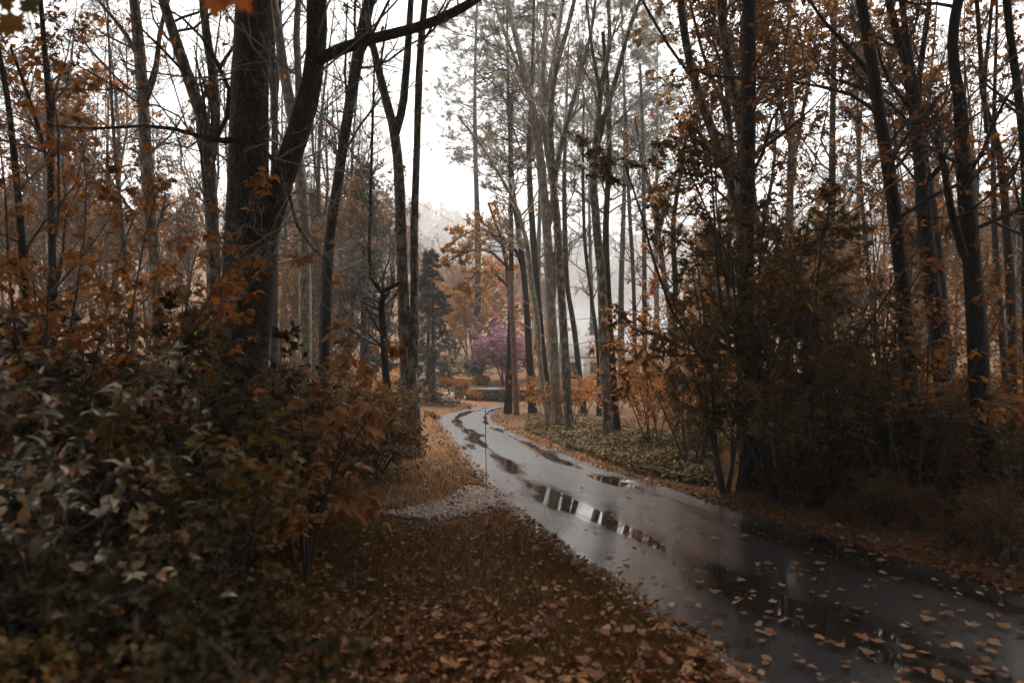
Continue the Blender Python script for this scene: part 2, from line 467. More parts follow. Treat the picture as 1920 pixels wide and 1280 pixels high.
def asphalt_mat():
    """uv.x: 0 left edge .. 1 right edge; uv.y: metres along the drive"""
    m, nt, nd, lk, p = new_mat('wet_asphalt')
    uv = nd.new('ShaderNodeUVMap'); uv.uv_map = 'UVMap'
    s = nd.new('ShaderNodeSeparateXYZ'); lk.new(uv.outputs[0], s.inputs[0])
    g = nd.new('ShaderNodeNewGeometry'); P = g.outputs['Position']
    vm = mapping(nd, lk, uv.outputs[0], (2.0, .20, 1))
    big = noise(nd, lk, vm, 1.7, 3, .5, .2)
    def strip(c, w):
        d = mathn(nd, lk, 'ABSOLUTE', mathn(nd, lk, 'SUBTRACT', s.outputs[0], c))
        return mathn(nd, lk, 'MAXIMUM', mathn(nd, lk, 'SUBTRACT', 1.0, mathn(nd, lk, 'DIVIDE', d, w)), 0.0)
    tracks = mathn(nd, lk, 'ADD', mathn(nd, lk, 'MULTIPLY', strip(.34, .22), .95), mathn(nd, lk, 'MULTIPLY', strip(.85, .13), .8))
    wet = mathn(nd, lk, 'ADD', mathn(nd, lk, 'MULTIPLY', tracks, .30), big.outputs[0])
    pud = ramp(nd, [(.58, (0, 0, 0)), (.73, (1, 1, 1))]); lk.new(wet, pud.inputs[0])
    agg = nd.new('ShaderNodeTexVoronoi'); agg.inputs['Scale'].default_value = 75; lk.new(P, agg.inputs['Vector'])
    asep0 = nd.new('ShaderNodeSeparateColor'); lk.new(agg.outputs['Color'], asep0.inputs[0])
    fine = noise(nd, lk, P, 110, 2, .7); med = noise(nd, lk, P, 3.5, 5, .6)
    stk = noise(nd, lk, mapping(nd, lk, uv.outputs[0], (7, .5, 1)), 2.0, 6, .65)
    rv = mathn(nd, lk, 'ADD', mathn(nd, lk, 'MULTIPLY', stk.outputs[0], .6), mathn(nd, lk, 'MULTIPLY', asep0.outputs[0], .4))
    rg0 = ramp(nd, [(.3, (.75, .75, .75)), (.7, (1.2, 1.2, 1.2))]); lk.new(rv, rg0.inputs[0])
    # roughness rises with distance so the far stretch catches more sky sheen
    sp = nd.new('ShaderNodeSeparateXYZ'); lk.new(P, sp.inputs[0])
    mr = nd.new('ShaderNodeMapRange'); mr.inputs['From Min'].default_value = 6.0; mr.inputs['From Max'].default_value = 17.0
    mr.inputs['To Min'].default_value = .16; mr.inputs['To Max'].default_value = .70
    lk.new(sp.outputs[1], mr.inputs['Value'])
    rgm = mathn(nd, lk, 'MULTIPLY', rg0.outputs[0], mr.outputs[0])
    mxr = nd.new('ShaderNodeMix'); mxr.data_type = 'FLOAT'
    lk.new(pud.outputs[0], mxr.inputs[0]); lk.new(rgm, mxr.inputs[2]); mxr.inputs[3].default_value = .035
    lk.new(mxr.outputs[0], p.inputs['Roughness'])
    asep = nd.new('ShaderNodeSeparateColor'); lk.new(agg.outputs['Color'], asep.inputs[0])
    spk = mathn(nd, lk, 'ADD', mathn(nd, lk, 'MULTIPLY', asep.outputs[0], .45), mathn(nd, lk, 'ADD', mathn(nd, lk, 'MULTIPLY', fine.outputs[0], .3), mathn(nd, lk, 'MULTIPLY', med.outputs[0], .4)))
    cr = ramp(nd, [(.3, (.010, .011, .013)), (.62, (.027, .029, .033)), (.85, (.085, .085, .085))]); lk.new(spk, cr.inputs[0])
    mxc = nd.new('ShaderNodeMix'); mxc.data_type = 'RGBA'
    lk.new(pud.outputs[0], mxc.inputs[0]); lk.new(cr.outputs[0], mxc.inputs[6]); mxc.inputs[7].default_value = (.02, .018, .016, 1)
    lk.new(mxc.outputs[2], p.inputs['Base Color'])
    p.inputs['Specular IOR Level'].default_value = .4
    lk.new(mathn(nd, lk, 'MULTIPLY', mathn(nd, lk, 'SUBTRACT', 1.0, pud.outputs[0]), 1.0), p.inputs['Coat Weight']); lk.new(mxr.outputs[0], p.inputs['Coat Roughness'])
    hgt = mathn(nd, lk, 'ADD', mathn(nd, lk, 'MULTIPLY', fine.outputs[0], .45), mathn(nd, lk, 'MULTIPLY', med.outputs[0], .5))
    dry = mathn(nd, lk, 'SUBTRACT', 1.0, pud.outputs[0])
    b = nd.new('ShaderNodeBump'); b.inputs['Distance'].default_value = .02
    lk.new(mathn(nd, lk, 'MULTIPLY', dry, .5), b.inputs['Strength']); lk.new(hgt, b.inputs['Height']); lk.new(b.outputs[0], p.inputs['Normal'])
    return m

def lake_mat():
    m, nt, nd, lk, p = new_mat('lake_water')
    p.inputs['Base Color'].default_value = (.05, .055, .06, 1)
    p.inputs['Roughness'].default_value = .2; p.inputs['Specular IOR Level'].default_value = .35
    g = nd.new('ShaderNodeNewGeometry')
    n = noise(nd, lk, g.outputs['Position'], .8, 4, .6)
    b = nd.new('ShaderNodeBump'); b.inputs['Strength'].default_value = .6; b.inputs['Distance'].default_value = .25
    lk.new(n.outputs[0], b.inputs['Height']); lk.new(b.outputs[0], p.inputs['Normal'])
    return m

M_GROUND, M_ROAD, M_LAKE = ground_mat(), asphalt_mat(), lake_mat()
M_STONE = plain('wall_stone', (.055, .055, .052), .8, var=.5, scale=6)
M_CAP = plain('cap_stone', (.16, .145, .12), .75, var=.25)
M_ROCK = plain('pale_rock', (.5, .48, .45), .7, var=.2)
M_GRAVEL = leaf_mat('gravel_stone', [(.22, .17, .14), (.46, .39, .34), (.34, .27, .23), (.58, .51, .45)], .55, 0.0)
M_POLE = bark_mat('pole_wood', (.14, .078, .055), (.30, .185, .14), (.2, .1, .07), 0, .6, .3)
M_WIRE = plain('cable', (.10, .10, .10), .35)
M_RED = plain('red_plastic', (.30, .03, .02), .4)
M_WHITE = plain('white_paint', (.78, .78, .78), .5, var=.06)
M_ROOF = plain('grey_shingle', (.22, .22, .22), .7)
M_GLASS = plain('window_glass', (.03, .035, .04), .08)
M_DOOR = plain('maroon_door', (.09, .025, .025), .5)
M_GRASS = leaf_mat('grass_blade', [(.08, .05, .012), (.20, .10, .026), (.13, .075, .018), (.28, .13, .035), (.07, .06, .014)], .5, .25)

# ------------------------------------------------------------------ setting: ground, lake, drive
xs = np.concatenate([np.linspace(-420, -60, 25)[:-1], np.linspace(-60, -14, 40)[:-1], np.arange(-14, 14, .25), np.linspace(14, 60, 40), np.linspace(60, 420, 25)[1:]])
ys = np.concatenate([np.linspace(-60, -8, 18)[:-1], np.arange(-8, 40, .25), np.linspace(40, 110, 50), np.linspace(110, 600, 60)[1:]])
X, Y = np.meshgrid(xs, ys)
Z = ground_z(X, Y)
ni, nj = X.shape
idx = np.arange(ni * nj).reshape(ni, nj)
Q = np.stack([idx[:-1, :-1], idx[:-1, 1:], idx[1:, 1:], idx[1:, :-1]], -1).reshape(-1, 4)
link('ground', mesh_from('ground', np.stack([X, Y, Z], -1).reshape(-1, 3), [Q], [M_GROUND], smooth=True), kind='structure')
link('lake', mesh_from('lake', [(-420, 60, LAKE_Z), (420, 60, LAKE_Z), (420, 420, LAKE_Z), (-420, 420, LAKE_Z)], [[(0, 1, 2, 3)]], [M_LAKE]), kind='structure')

# the drive: a lofted strip with a low rolled lip on both edges
prof_u = np.array([-.05, -.03, 0, .02, .045, .08, .14, .22, .30, .38, .5, .62, .72, .80, .86, .91, .95, .975, 1.0, 1.03, 1.05])
prof_h = np.array([-.16, -.01, .012, .016, .012, .006, .0, -.003, -.005, -.004, .0, .001, .0, -.003, -.004, -.002, .006, .012, .01, -.01, -.16])
al = np.concatenate([[0], np.cumsum(np.linalg.norm(np.diff(CEN, axis=0), axis=1))])
W = np.linalg.norm(LEr - REr, axis=1)
V, UV = [], []
for i in range(len(CEN)):
    for u, h in zip(prof_u, prof_h):
        q = LEr[i] * (1 - u) + REr[i] * u
        V.append((q[0], q[1], -SL * q[1] + h))
        UV.append((u, al[i]))
nu = len(prof_u)
idx = np.arange(len(V)).reshape(-1, nu)
Q = np.stack([idx[:-1, :-1], idx[:-1, 1:], idx[1:, 1:], idx[1:, :-1]], -1).reshape(-1, 4)
road_me = mesh_from('driveway', V, [Q], [M_ROAD], smooth=True, uv=UV)
link('driveway', road_me, kind='structure')
def road_z(x, y):
    return -SL * y + .005

# ------------------------------------------------------------------ haze
bx = Acc().box(-440, 440, -70, 620, -9.5, 52)
hz, nt, nd, lk, p = new_mat('haze')
nd.remove(p)
pv = nd.new('ShaderNodeVolumePrincipled')
pv.inputs['Color'].default_value = (.99, .985, .98, 1)
pv.inputs['Density'].default_value = 0.0018
pv.inputs['Anisotropy'].default_value = 0.45
lk.new(pv.outputs[0], nd['Material Output'].inputs['Volume'])
link('haze', bx.mesh('haze', [hz]), kind='stuff')

# ------------------------------------------------------------------ trees
def spline(C, n):
    C = np.asarray(C, float)
    k = len(C)
    s = np.concatenate([[0], np.cumsum(np.maximum(np.linalg.norm(np.diff(C[:, :3], axis=0), axis=1), 1e-4))])
    m = np.gradient(C, s, axis=0) if k > 2 else np.repeat((C[1:] - C[:1]) / s[-1], 2, 0)
    t = np.linspace(0, s[-1], n)
    i = np.clip(np.searchsorted(s, t, side='right') - 1, 0, k - 2)
    h = (s[i + 1] - s[i])[:, None]; u = ((t - s[i]) / h[:, 0])[:, None]
    return (2*u**3-3*u**2+1) * C[i] + (u**3-2*u**2+u) * h * m[i] + (-2*u**3+3*u**2) * C[i+1] + (u**3-u**2) * h * m[i+1]

def stem_path(pts, d, base, rng, ext=0.0, rz=.30):
    """control points in photo pixels at distance d -> world path (n,4: x y z radius). base: first point stands on the ground"""
    C = []
    for k, q in enumerate(pts):
        px, py, w = q[:3]
        dd = d + (q[3] if len(q) > 3 else 0)
        p_ = at(px, py, dd)
        if base and k == 0: p_[2] = gz1(p_[0], p_[1]) - .15
        C.append((*p_, w * dd / F / 2))
    if base and len(C) > 1:      # root flare
        b, c = np.array(C[0]), np.array(C[1])
        u = min(.35, .5 / max(.6, c[2] - b[2]))
        C.insert(1, tuple(b * (1 - u) + c * u)); C[0] = (*C[0][:3], C[0][3] * 1.32)
    if ext > 0:
        a, b = np.array(C[-2]), np.array(C[-1])
        dr = nrm(b[:3] - a[:3]); dr = nrm(dr + np.array((0, 0, .35)))
        for f in (.35, .7, 1.0):
            C.append((*(b[:3] + dr * ext * f + rng.normal(size=3) * .06 * ext * f), max(.012, b[3] * (1 - .9 * f))))
    ln = np.linalg.norm(np.diff(np.array(C)[:, :3], axis=0), axis=1).sum()
    return spline(C, int(np.clip(ln / rz, 8, 60)))

def trunk_mesh(S, base, mat, rng, n=12, rough=.035):
    P = S[None, :, :3] - base
    r = np.maximum(S[:, 3], .004)[None]
    r = r * (1 + .05 * np.sin(np.linspace(0, 9, len(S)) + rng.uniform(0, 6)))[None]
    V, Qd = tubes(P, r, n, rough, rng)
    return mesh_from('trunk', V, [Qd], [mat], smooth=True)

def twig_set(stems, rng, n1, n2, n3, t0, ang, l1, up=.5, flat=0.0, wig=.14, l2=.5, l3=.45, cap=.024):
    """three orders of branches on the stems (each (n,4))"""
    out = []
    for S in stems:
        P = S[None, :, :3]; Rr = np.maximum(S[None, :, 3], .01)
        a = kids(P, Rr, n1, t0, .99, ang, 1.0, .42, 7, rng, up, wig, flat, lens=l1, rmin=.008, tip=.2)
        a = (a[0], np.minimum(a[1], cap))
        b = kids(*a, n2, .15, 1.0, 48, l2, .55, 6, rng, up * .6, wig, flat, rmin=.004, tip=.3)
        c = kids(*b, n3, .1, 1.0, 45, l3, .6, 4, rng, up * .4, wig * 1.1, flat, rmin=.0026, tip=.4) if n3 else None
        out.append((a, b, c))
    return out

def twig_mesh(sets, base, mat, sides=(5, 4, 3), minr=0.0):
    A = Acc()
    for s in sets:
        for k, pr in enumerate(s):
            if pr is None: continue
            A.add(*tubes(pr[0] - base, np.maximum(pr[1], minr), sides[k]))
    return A.mesh('twigs', [mat], True)

def crown_mesh(sets, base, n, size, shape, mat, rng, droop=.5, tilt=.6, levels=(1, 2), t0=.1):
    C, A, N = crown_axes(sets, base, n, rng, droop, tilt, levels, t0)
    sz = size * rng.uniform(.6, 1.25, len(C))
    V, T = leaf_batch(C, A, N, sz, shape)
    return mesh_from('crown', V, [T], [mat])

def crown_axes(sets, base, n, rng, droop, tilt, levels, t0):
    Cs, Os = [], []
    lst = [s[k][0] for s in sets for k in levels if s[k] is not None]
    w = np.array([len(p) * 1.0 for p in lst]); w /= w.sum()
    for P, f in zip(lst, w):
        c, o = on_paths(P, int(n * f) + 1, rng, t0)
        Cs.append(c); Os.append(o)
    C = np.concatenate(Cs) - base; O = np.concatenate(Os)
    A, N = leaf_axes(len(C), rng, O * .8, droop, tilt)
    return C, A, N

def shade_crown(root, b, S, n, rad, rng, mat, size=.2):
    """dense leafy top added above the view to close off the sky overhead"""
    top = S[-1, :3]
    zb = CAMZ + .42 * (b[1] + rad * .8) + .3
    c = np.array((top[0], top[1], max(top[2], zb + 1.9)))
    K = 30 + int(rad * 6)
    v = nrm(rng.normal(size=(K, 3))) * (rng.uniform(.35, 1, K) ** .6)[:, None] * np.array((rad, rad, 1.9))
    tgt = c + v
    tgt[:, 2] = np.maximum(tgt[:, 2], CAMZ + .42 * np.maximum(tgt[:, 1], 0) + .35)
    i = rng.integers(int(len(S) * .72), len(S), K)
    st = S[i, :3]; D = tgt - st
    a = grow(st, D, np.linalg.norm(D, axis=1), np.clip(S[i, 3] * .5, .012, .05), 8, rng, .1, .07)
    bb = kids(*a, 9, .3, 1.0, 50, .38, .5, 4, rng, .1, .15, rmin=.004)
    A = Acc().add(*tubes(a[0] - b, a[1], 4)).add(*tubes(bb[0] - b, bb[1], 3))
    link('twigs', A.mesh('twigs', [B_TWIG], True), root, kind='stuff')
    C, O = on_paths(bb[0], n, rng, .1)
    C = C - b + rng.normal(size=C.shape) * .1
    Ax, N = leaf_axes(n, rng, O * .6, .4, .6)
    V, Tt = leaf_batch(C, Ax, N, size * rng.uniform(.7, 1.3, n), DIAMOND)
    link('crown', mesh_from('crown', V, [Tt], [mat]), root, kind='stuff')

SLIM = {12: .84, 15: .86, 16: .88, 18: .85, 19: .85, 41: .86, 42: .86, 43: .86, 44: .70, 45: .72, 46: .74, 47: .66, 48: .82, 49: .82}   # stems measured a little slimmer

def hero(name, label, d, stems, bark, cat='tree', ext=4.0, tw=None, hc=None, lv=None, seed=1, sides=14, twmat=None, group=None, minr=0.0):
    """stems: lists of (px, py, width[, extra depth]); the first is the trunk, the others are limbs"""
    rng = np.random.default_rng(seed)
    w_ = SLIM.get(seed, 1.0)
    stems = [[(q[0], q[1], q[2] * w_, *q[3:]) for q in st] for st in stems]
    paths = [stem_path(s, d, k == 0 or s[0][1] > 2000, rng, ext if s[-1][1] < 60 else 0) for k, s in enumerate(stems)]
    b = paths[0][0, :3].copy(); b[2] = gz1(b[0], b[1])
    root = thing(name, label, cat, b, group=group)
    for k, S in enumerate(paths):
        link('trunk' if k == 0 else 'limb', trunk_mesh(S, b, bark, rng, sides if k == 0 else max(8, sides - 4)), root)
    if tw:
        sets = twig_set(paths, rng, **tw)
        link('twigs', twig_mesh(sets, b, twmat or B_TWIG, minr=max(minr, d * .00028)), root, kind='stuff')
        if lv:
            link('crown', crown_mesh(sets, b, lv['n'], lv['size'], lv.get('shape', DIAMOND), lv['mat'], rng, lv.get('droop', .5), lv.get('tilt', .6), lv.get('lev', (1, 2))), root, kind='stuff')
    if hc:
        shade_crown(root, b, paths[0], hc[0], hc[1], rng, L_CANOPY)  # crown added above the view to shade the near ground
    return root

TW = dict(n1=16, n2=6, n3=5, t0=.35, ang=58, l1=2.6)
def T(**k): q = dict(TW); q.update(k); return q

G_BASE = 3000   # py marker for "stands on the ground"
# --- left side
hero('forked_tree', 'massive dark forked trunk with furrowed bark left of the driveway', 9.0,
     [[(438, 990, 96), (455, 700, 84), (466, 520, 96), (468, 420, 84), (466, 300, 70), (470, 150, 64), (474, 0, 60)],
      [(480, 480, 62, -.05), (512, 385, 50, -.08), (545, 290, 45, -.1), (578, 185, 40, -.12), (592, 100, 37, -.12), (594, 0, 36, -.12)],
      [(596, 112, 24, -.15), (640, 92, 23, -.3), (700, 72, 21, -.45), (770, 56, 19, -.6), (840, 30, 17, -.75), (900, -6, 15, -.9), (990, -70, 10, -1.1)],
      [(452, 262, 16, -.2), (420, 264, 12, -.45), (385, 258, 9, -.6), (330, 242, 8, -.8), (262, 236, 6, -1.0), (180, 242, 5, -1.2), (100, 236, 3, -1.4)],
      [(404, 262, 9, -.5), (418, 232, 9, -.6), (436, 195, 8, -.65), (430, 170, 8, -.7), (418, 140, 8, -.7), (385, 80, 6, -.9), (350, 40, 5, -1.2), (300, 10, 3, -1.5)],
      [(440, 218, 8, -.5), (470, 238, 8, -.7), (500, 290, 8, -.8), (535, 330, 7, -.85), (545, 380, 6, -.9), (560, 430, 5, -1.), (600, 480, 4, -1.1), (625, 500, 3, -1.2)]],
     B_OAK, ext=5, tw=T(n1=11, n2=6, n3=6, t0=.25, l1=2.6, up=.1, wig=.28, cap=.012), lv=dict(n=90, size=.09, mat=L_ORANGE, shape=OVATE, lev=(2,)), seed=11, hc=(34000, 6.6), sides=20, twmat=B_TWIGP)
hero('leaning_tree', 'dark slender trunk leaning right, just right of the forked trunk', 14.0,
     [[(604, 860, 30), (611, 580, 25), (618, 450, 24), (635, 330, 24), (655, 200, 24), (678, 70, 26), (695, -10, 24)],
      [(655, 200, 10), (668, 130, 9), (700, 60, 7), (730, 0, 6)]],
     B_DARK, tw=T(n1=16, t0=.4), lv=dict(n=160, size=.13, mat=L_ORANGE, shape=OVATE, lev=(2,)), seed=12, hc=(5000, 3.0))
hero('twin_trunk_tree', 'twin trunks joined at one base at the left edge of the far driveway', 13.6,
     [[(776, 862, 38), (770, 760, 33), (764, 680, 29), (756, 560, 22), (751, 420, 21), (746, 300, 20), (738, 240, 19), (722, 180, 17), (706, 115, 14), (692, 50, 12), (684, -20, 10)],
      [(774, 690, 20), (777, 560, 16), (777, 420, 15), (781, 300, 14), (784, 200, 14), (788, 100, 14), (797, 0, 12)],
      [(742, 250, 16), (754, 205, 16), (761, 140, 14), (768, 40, 12), (772, -20, 10)]],
     B_GREY, tw=T(n1=13, n2=6, n3=5, t0=.5), lv=dict(n=120, size=.12, mat=L_ORANGE, shape=OVATE, lev=(2,)), seed=13)
hero('sapling_tree', 'thin dark crooked trunk beside the twin trunks', 13.2,
     [[(748, 862, 17), (733, 780, 15), (722, 690, 14), (718, 600, 13), (718, 545, 11), (735, 545, 8), (750, 530, 7)],
      [(718, 550, 9), (700, 535, 8), (694, 500, 7), (694, 400, 6), (698, 250, 5), (702, 120, 3)]],
     B_DARK, tw=T(n1=14, l1=1.8, t0=.4), seed=14, ext=0)
hero('grey_tree', 'pale grey trunk left of the forked trunk, splitting in two high up', 12.5,
     [[(412, 900, 32), (405, 600, 28), (398, 430, 28), (392, 330, 28), (386, 250, 26), (362, 170, 25), (340, 110, 24), (318, 40, 22), (302, -10, 20)],
      [(396, 300, 20), (404, 230, 20), (400, 150, 20), (388, 70, 19), (380, -10, 18)],
      [(372, 200, 12), (410, 130, 9), (450, 70, 7), (490, 10, 5)]],
     B_GREY, tw=T(n1=14, t0=.35, n3=6), lv=dict(n=240, size=.11, mat=L_ORANGE, lev=(2,), shape=OVATE), seed=15, hc=(10500, 3.2))
hero('grey_tree', 'speckled grey trunk rising from the orange saplings at far left', 15.5,
     [[(300, 880, 30), (292, 520, 27), (280, 380, 26), (272, 260, 24), (266, 160, 23), (258, 60, 22), (250, -10, 20)],
      [(268, 210, 12), (292, 130, 11), (300, 60, 9), (318, -10, 8)], [(262, 120, 10), (240, 70, 9), (200, 20, 7)]],
     B_GREY, tw=T(n1=14, t0=.3, n3=7), lv=dict(n=500, size=.11, mat=L_ORANGE, lev=(2,)), seed=16, hc=(5000, 3.0))
hero('pale_tree', 'pale trunk seen between the two forks of the massive dark trunk', 16.0,
     [[(575, 860, 26), (572, 560, 24), (568, 380, 24), (548, 220, 22), (530, 120, 18), (520, 40, 15), (512, -10, 13)],
      [(556, 260, 14), (560, 150, 13), (556, 60, 12), (560, -10, 10)]],
     B_PALE, tw=T(n1=12, t0=.4), seed=17)
hero('dark_tree', 'thin dark trunk at the far left edge of the woods', 11.0,
     [[(105, 900, 20), (100, 600, 17), (96, 400, 16), (92, 200, 13), (82, 80, 11), (76, -10, 9)], [(96, 330, 9), (60, 200, 8), (20, 90, 6)]],
     B_DARK, tw=T(n1=16, t0=.2, n3=7, l1=2.2), lv=dict(n=900, size=.10, mat=L_ORANGE, lev=(2,)), seed=18, hc=(10500, 3.2))
hero('dark_tree', 'thin dark trunk slanting left among the orange leaves at far left', 10.0,
     [[(70, 900, 18), (48, 560, 16), (30, 330, 14), (10, 160, 12), (-20, 20, 10)]],
     B_DARK, tw=T(n1=16, t0=.2, n3=7, l1=2.2), lv=dict(n=900, size=.10, mat=L_ORANGE, lev=(2,)), seed=19, hc=(10500, 3.2))
# --- centre
hero('bare_tree', 'pale double trunked bare tree with a fan of limbs in the centre', 20.0,
     [[(1046, 795, 20.8), (1040, 700, 19.2), (1034, 600, 19.2), (1028, 470, 18.9), (1016, 330, 17.2), (1004, 230, 14.6), (990, 160, 12.9), (975, 100, 11.2), (958, 30, 9.5), (950, -15, 7.7)],
      [(1036, 560, 12.8), (1046, 430, 12.9), (1024, 260, 11.2), (1018, 150, 10.3), (1022, 60, 8.6), (1025, -15, 6.9)],
      [(1010, 260, 10.3), (1035, 130, 8.6), (1050, 40, 6.9), (1058, -15, 6.0)],
      [(1000, 205, 7.7), (965, 110, 6.9), (935, 30, 5.2), (920, -15, 4.3)],
      [(1030, 420, 11.2), (1052, 270, 9.5), (1078, 180, 7.7), (1090, 110, 6.0)]],
     B_PALE, tw=T(n1=15, n2=7, n3=6, t0=.4, l1=3.2, ang=42, up=1.1), lv=dict(n=130, size=.085, mat=L_AMBER, lev=(2,)), seed=21, twmat=B_TWIGP)
hero('bare_tree', 'pale lichen covered trunk standing right of the dark twin in the centre', 18.6,
     [[(1069, 818, 19.2), (1064, 750, 17.6), (1060, 680, 16.8), (1053, 560, 16.0), (1046, 440, 15.5), (1036, 330, 13.8), (1032, 240, 12.0), (1040, 140, 10.3), (1062, 60, 8.6), (1080, -15, 6.9)],
      [(1038, 350, 9.5), (1058, 250, 8.6), (1085, 150, 6.9), (1110, 50, 6.0), (1118, -15, 5.2)]],
     B_GREY, tw=T(n1=15, n2=6, n3=5, t0=.45, l1=3.0, ang=42, up=1.1), lv=dict(n=130, size=.085, mat=L_AMBER, lev=(2,)), seed=22, twmat=B_TWIGP)
hero('pale_tree', 'thin pale trunk leaning left in front of the utility pole wires', 20.5,
     [[(1031, 806, 11.2), (1020, 740, 10.4), (1012, 670, 10.4), (1006, 590, 10.4), (998, 540, 9.6), (986, 450, 8.6), (965, 380, 6.9), (938, 330, 6.0), (900, 270, 5.2), (860, 220, 3.4)]],
     B_PALE, tw=T(n1=16, t0=.45, l1=2.4, up=.7), lv=dict(n=130, size=.085, mat=L_AMBER, lev=(2,)), seed=23, ext=0, twmat=B_TWIGP)
hero('dark_tree', 'dark straight trunk behind the thin pale leaning one', 24.0,
     [[(1040, 795, 12.8), (1022, 690, 12.0), (1012, 590, 11.2), (1004, 500, 12.0), (998, 420, 11.2), (992, 300, 9.5), (996, 180, 7.7), (1000, 80, 6.0), (1002, -15, 5.2)]],
     B_DARK, tw=T(n1=20, t0=.4, l1=2.6), seed=24)
hero('dark_tree', 'dark trunk with a few side branches right of the utility pole', 26.0,
     [[(999, 768, 14.4), (993, 680, 13.6), (988, 590, 12.0), (982, 510, 11.2), (972, 430, 10.3), (962, 360, 8.6), (958, 260, 6.9), (962, 150, 5.2)],
      [(984, 530, 7.2), (972, 480, 6.9), (950, 450, 5.2), (925, 440, 3.4)]],
     B_DARK, tw=T(n1=20, t0=.4, l1=2.8), lv=dict(n=1500, size=.11, mat=L_AMBER, lev=(1, 2)), seed=25, ext=0)
hero('dark_tree', 'dark trunk leaning left behind the pale lichen covered trunk', 27.0,
     [[(1096, 768, 12.0), (1084, 680, 11.2), (1074, 600, 10.4), (1064, 540, 9.6), (1060, 460, 9.5), (1058, 340, 7.7), (1062, 200, 5.2), (1066, 80, 3.4)]],
     B_DARK, tw=T(n1=18, t0=.4, l1=2.4), seed=26, ext=0)
hero('bare_tree', 'speckled grey trunk at the edge of the ground cover with forking top', 17.0,
     [[(1140, 826, 22.4), (1136, 740, 19.2), (1132, 650, 18.4), (1128, 520, 16.0), (1118, 420, 15.5), (1113, 330, 13.8), (1120, 240, 12.0), (1128, 160, 10.3), (1142, 90, 8.6), (1140, -15, 6.9)],
      [(1116, 290, 10.3), (1142, 190, 9.5), (1160, 130, 8.6), (1178, 60, 7.7), (1205, -15, 6.0)],
      [(1126, 180, 6.9), (1110, 90, 6.0), (1098, -15, 4.3)]],
     B_GREY, tw=T(n1=15, n2=7, n3=6, t0=.4, l1=3.0, ang=42, up=1.1), lv=dict(n=130, size=.085, mat=L_AMBER, lev=(2,)), seed=27, twmat=B_TWIGP)
hero('dark_tree', 'dark trunk close behind the speckled grey one at the ground cover', 17.8,
     [[(1157, 816, 19.2), (1150, 740, 17.6), (1145, 660, 16.0), (1140, 560, 13.6), (1136, 430, 12.0), (1142, 300, 10.3), (1140, 180, 8.6), (1130, 60, 6.0)]],
     B_DARK, tw=T(n1=14, t0=.5, l1=2.6), seed=28, ext=0)
hero('dark_tree', 'thin crooked dark trunk against the bright lake left of the speckled trunk', 25.0,
     [[(1124, 790, 9.6), (1120, 640, 8.0), (1112, 580, 7.2), (1104, 520, 6.4), (1097, 460, 6.9), (1094, 380, 6.0), (1093, 300, 5.2), (1095, 180, 3.4)]],
     B_DARK, tw=T(n1=20, t0=.35, l1=2.2), seed=29, ext=0)
hero('dark_tree', 'slim dark straight trunk against the lake, second of the three by the water', 30.0,
     [[(1190, 790, 9.6), (1190, 620, 8.0), (1186, 490, 7.7), (1180, 390, 6.9), (1176, 300, 6.0), (1172, 180, 4.3)]],
     B_DARK, tw=T(n1=20, t0=.3, l1=2.2), seed=30, ext=0)
hero('dark_tree', 'slim dark straight trunk against the lake, rightmost of the three by the water', 31.0,
     [[(1211, 800, 10.4), (1209, 640, 8.8), (1208, 480, 8.6), (1207, 380, 7.7), (1205, 250, 6.0), (1200, 120, 4.3)]],
     B_DARK, tw=T(n1=20, t0=.3, l1=2.4), seed=31, ext=0)
hero('pale_tree', 'pale crooked trunk among orange sprays right of the lake gap', 22.0,
     [[(1262, 790, 12.8), (1260, 650, 11.2), (1252, 560, 10.4), (1243, 500, 10.3), (1233, 430, 9.5), (1222, 370, 8.6), (1205, 300, 6.9), (1190, 220, 5.2)],
      [(1236, 440, 6.9), (1250, 380, 6.0), (1275, 300, 5.2), (1310, 200, 3.4)]],
     B_GREY, tw=T(n1=18, t0=.4, l1=2.4, up=.7), lv=dict(n=300, size=.12, mat=L_ORANGE, lev=(2,)), seed=32, ext=0)
hero('dark_tree', 'dark upright trunk hung with orange leaves right of the pale crooked trunk', 19.0,
     [[(1268, 800, 12.0), (1266, 640, 10.4), (1266, 520, 9.6), (1262, 430, 8.6), (1275, 330, 6.9), (1290, 230, 4.3)]],
     B_DARK, tw=T(n1=18, t0=.35, l1=2.0, up=.3), lv=dict(n=900, size=.1, mat=L_ORANGE, lev=(1, 2)), seed=33, ext=0)
# --- right side
hero('leaning_tree', 'pale trunk curving left towards the bright sky, right of centre', 11.5,
     [[(1420, 930, 30), (1410, 600, 26), (1394, 440, 24), (1372, 350, 21), (1350, 285, 20), (1322, 210, 20), (1302, 150, 19), (1286, 80, 18), (1276, 0, 17), (1274, -15, 16)],
      [(1300, 150, 7), (1250, 80, 7), (1215, 20, 6), (1195, -15, 5)]],
     B_GREY, tw=T(n1=10, t0=.5, n3=5), lv=dict(n=260, size=.085, mat=L_ORANGE, lev=(2,), shape=OVATE), seed=41, hc=(10500, 3.0))
hero('pale_tree', 'pale straight trunk between the curving trunk and the tall dark one', 12.5,
     [[(1418, 900, 26), (1408, 560, 22), (1396, 300, 20), (1380, 190, 20), (1366, 120, 19), (1354, 40, 18), (1350, -15, 17)]],
     B_GREY, tw=T(n1=9, t0=.5, n3=5), lv=dict(n=160, size=.085, mat=L_ORANGE, lev=(2,), shape=OVATE), seed=42)
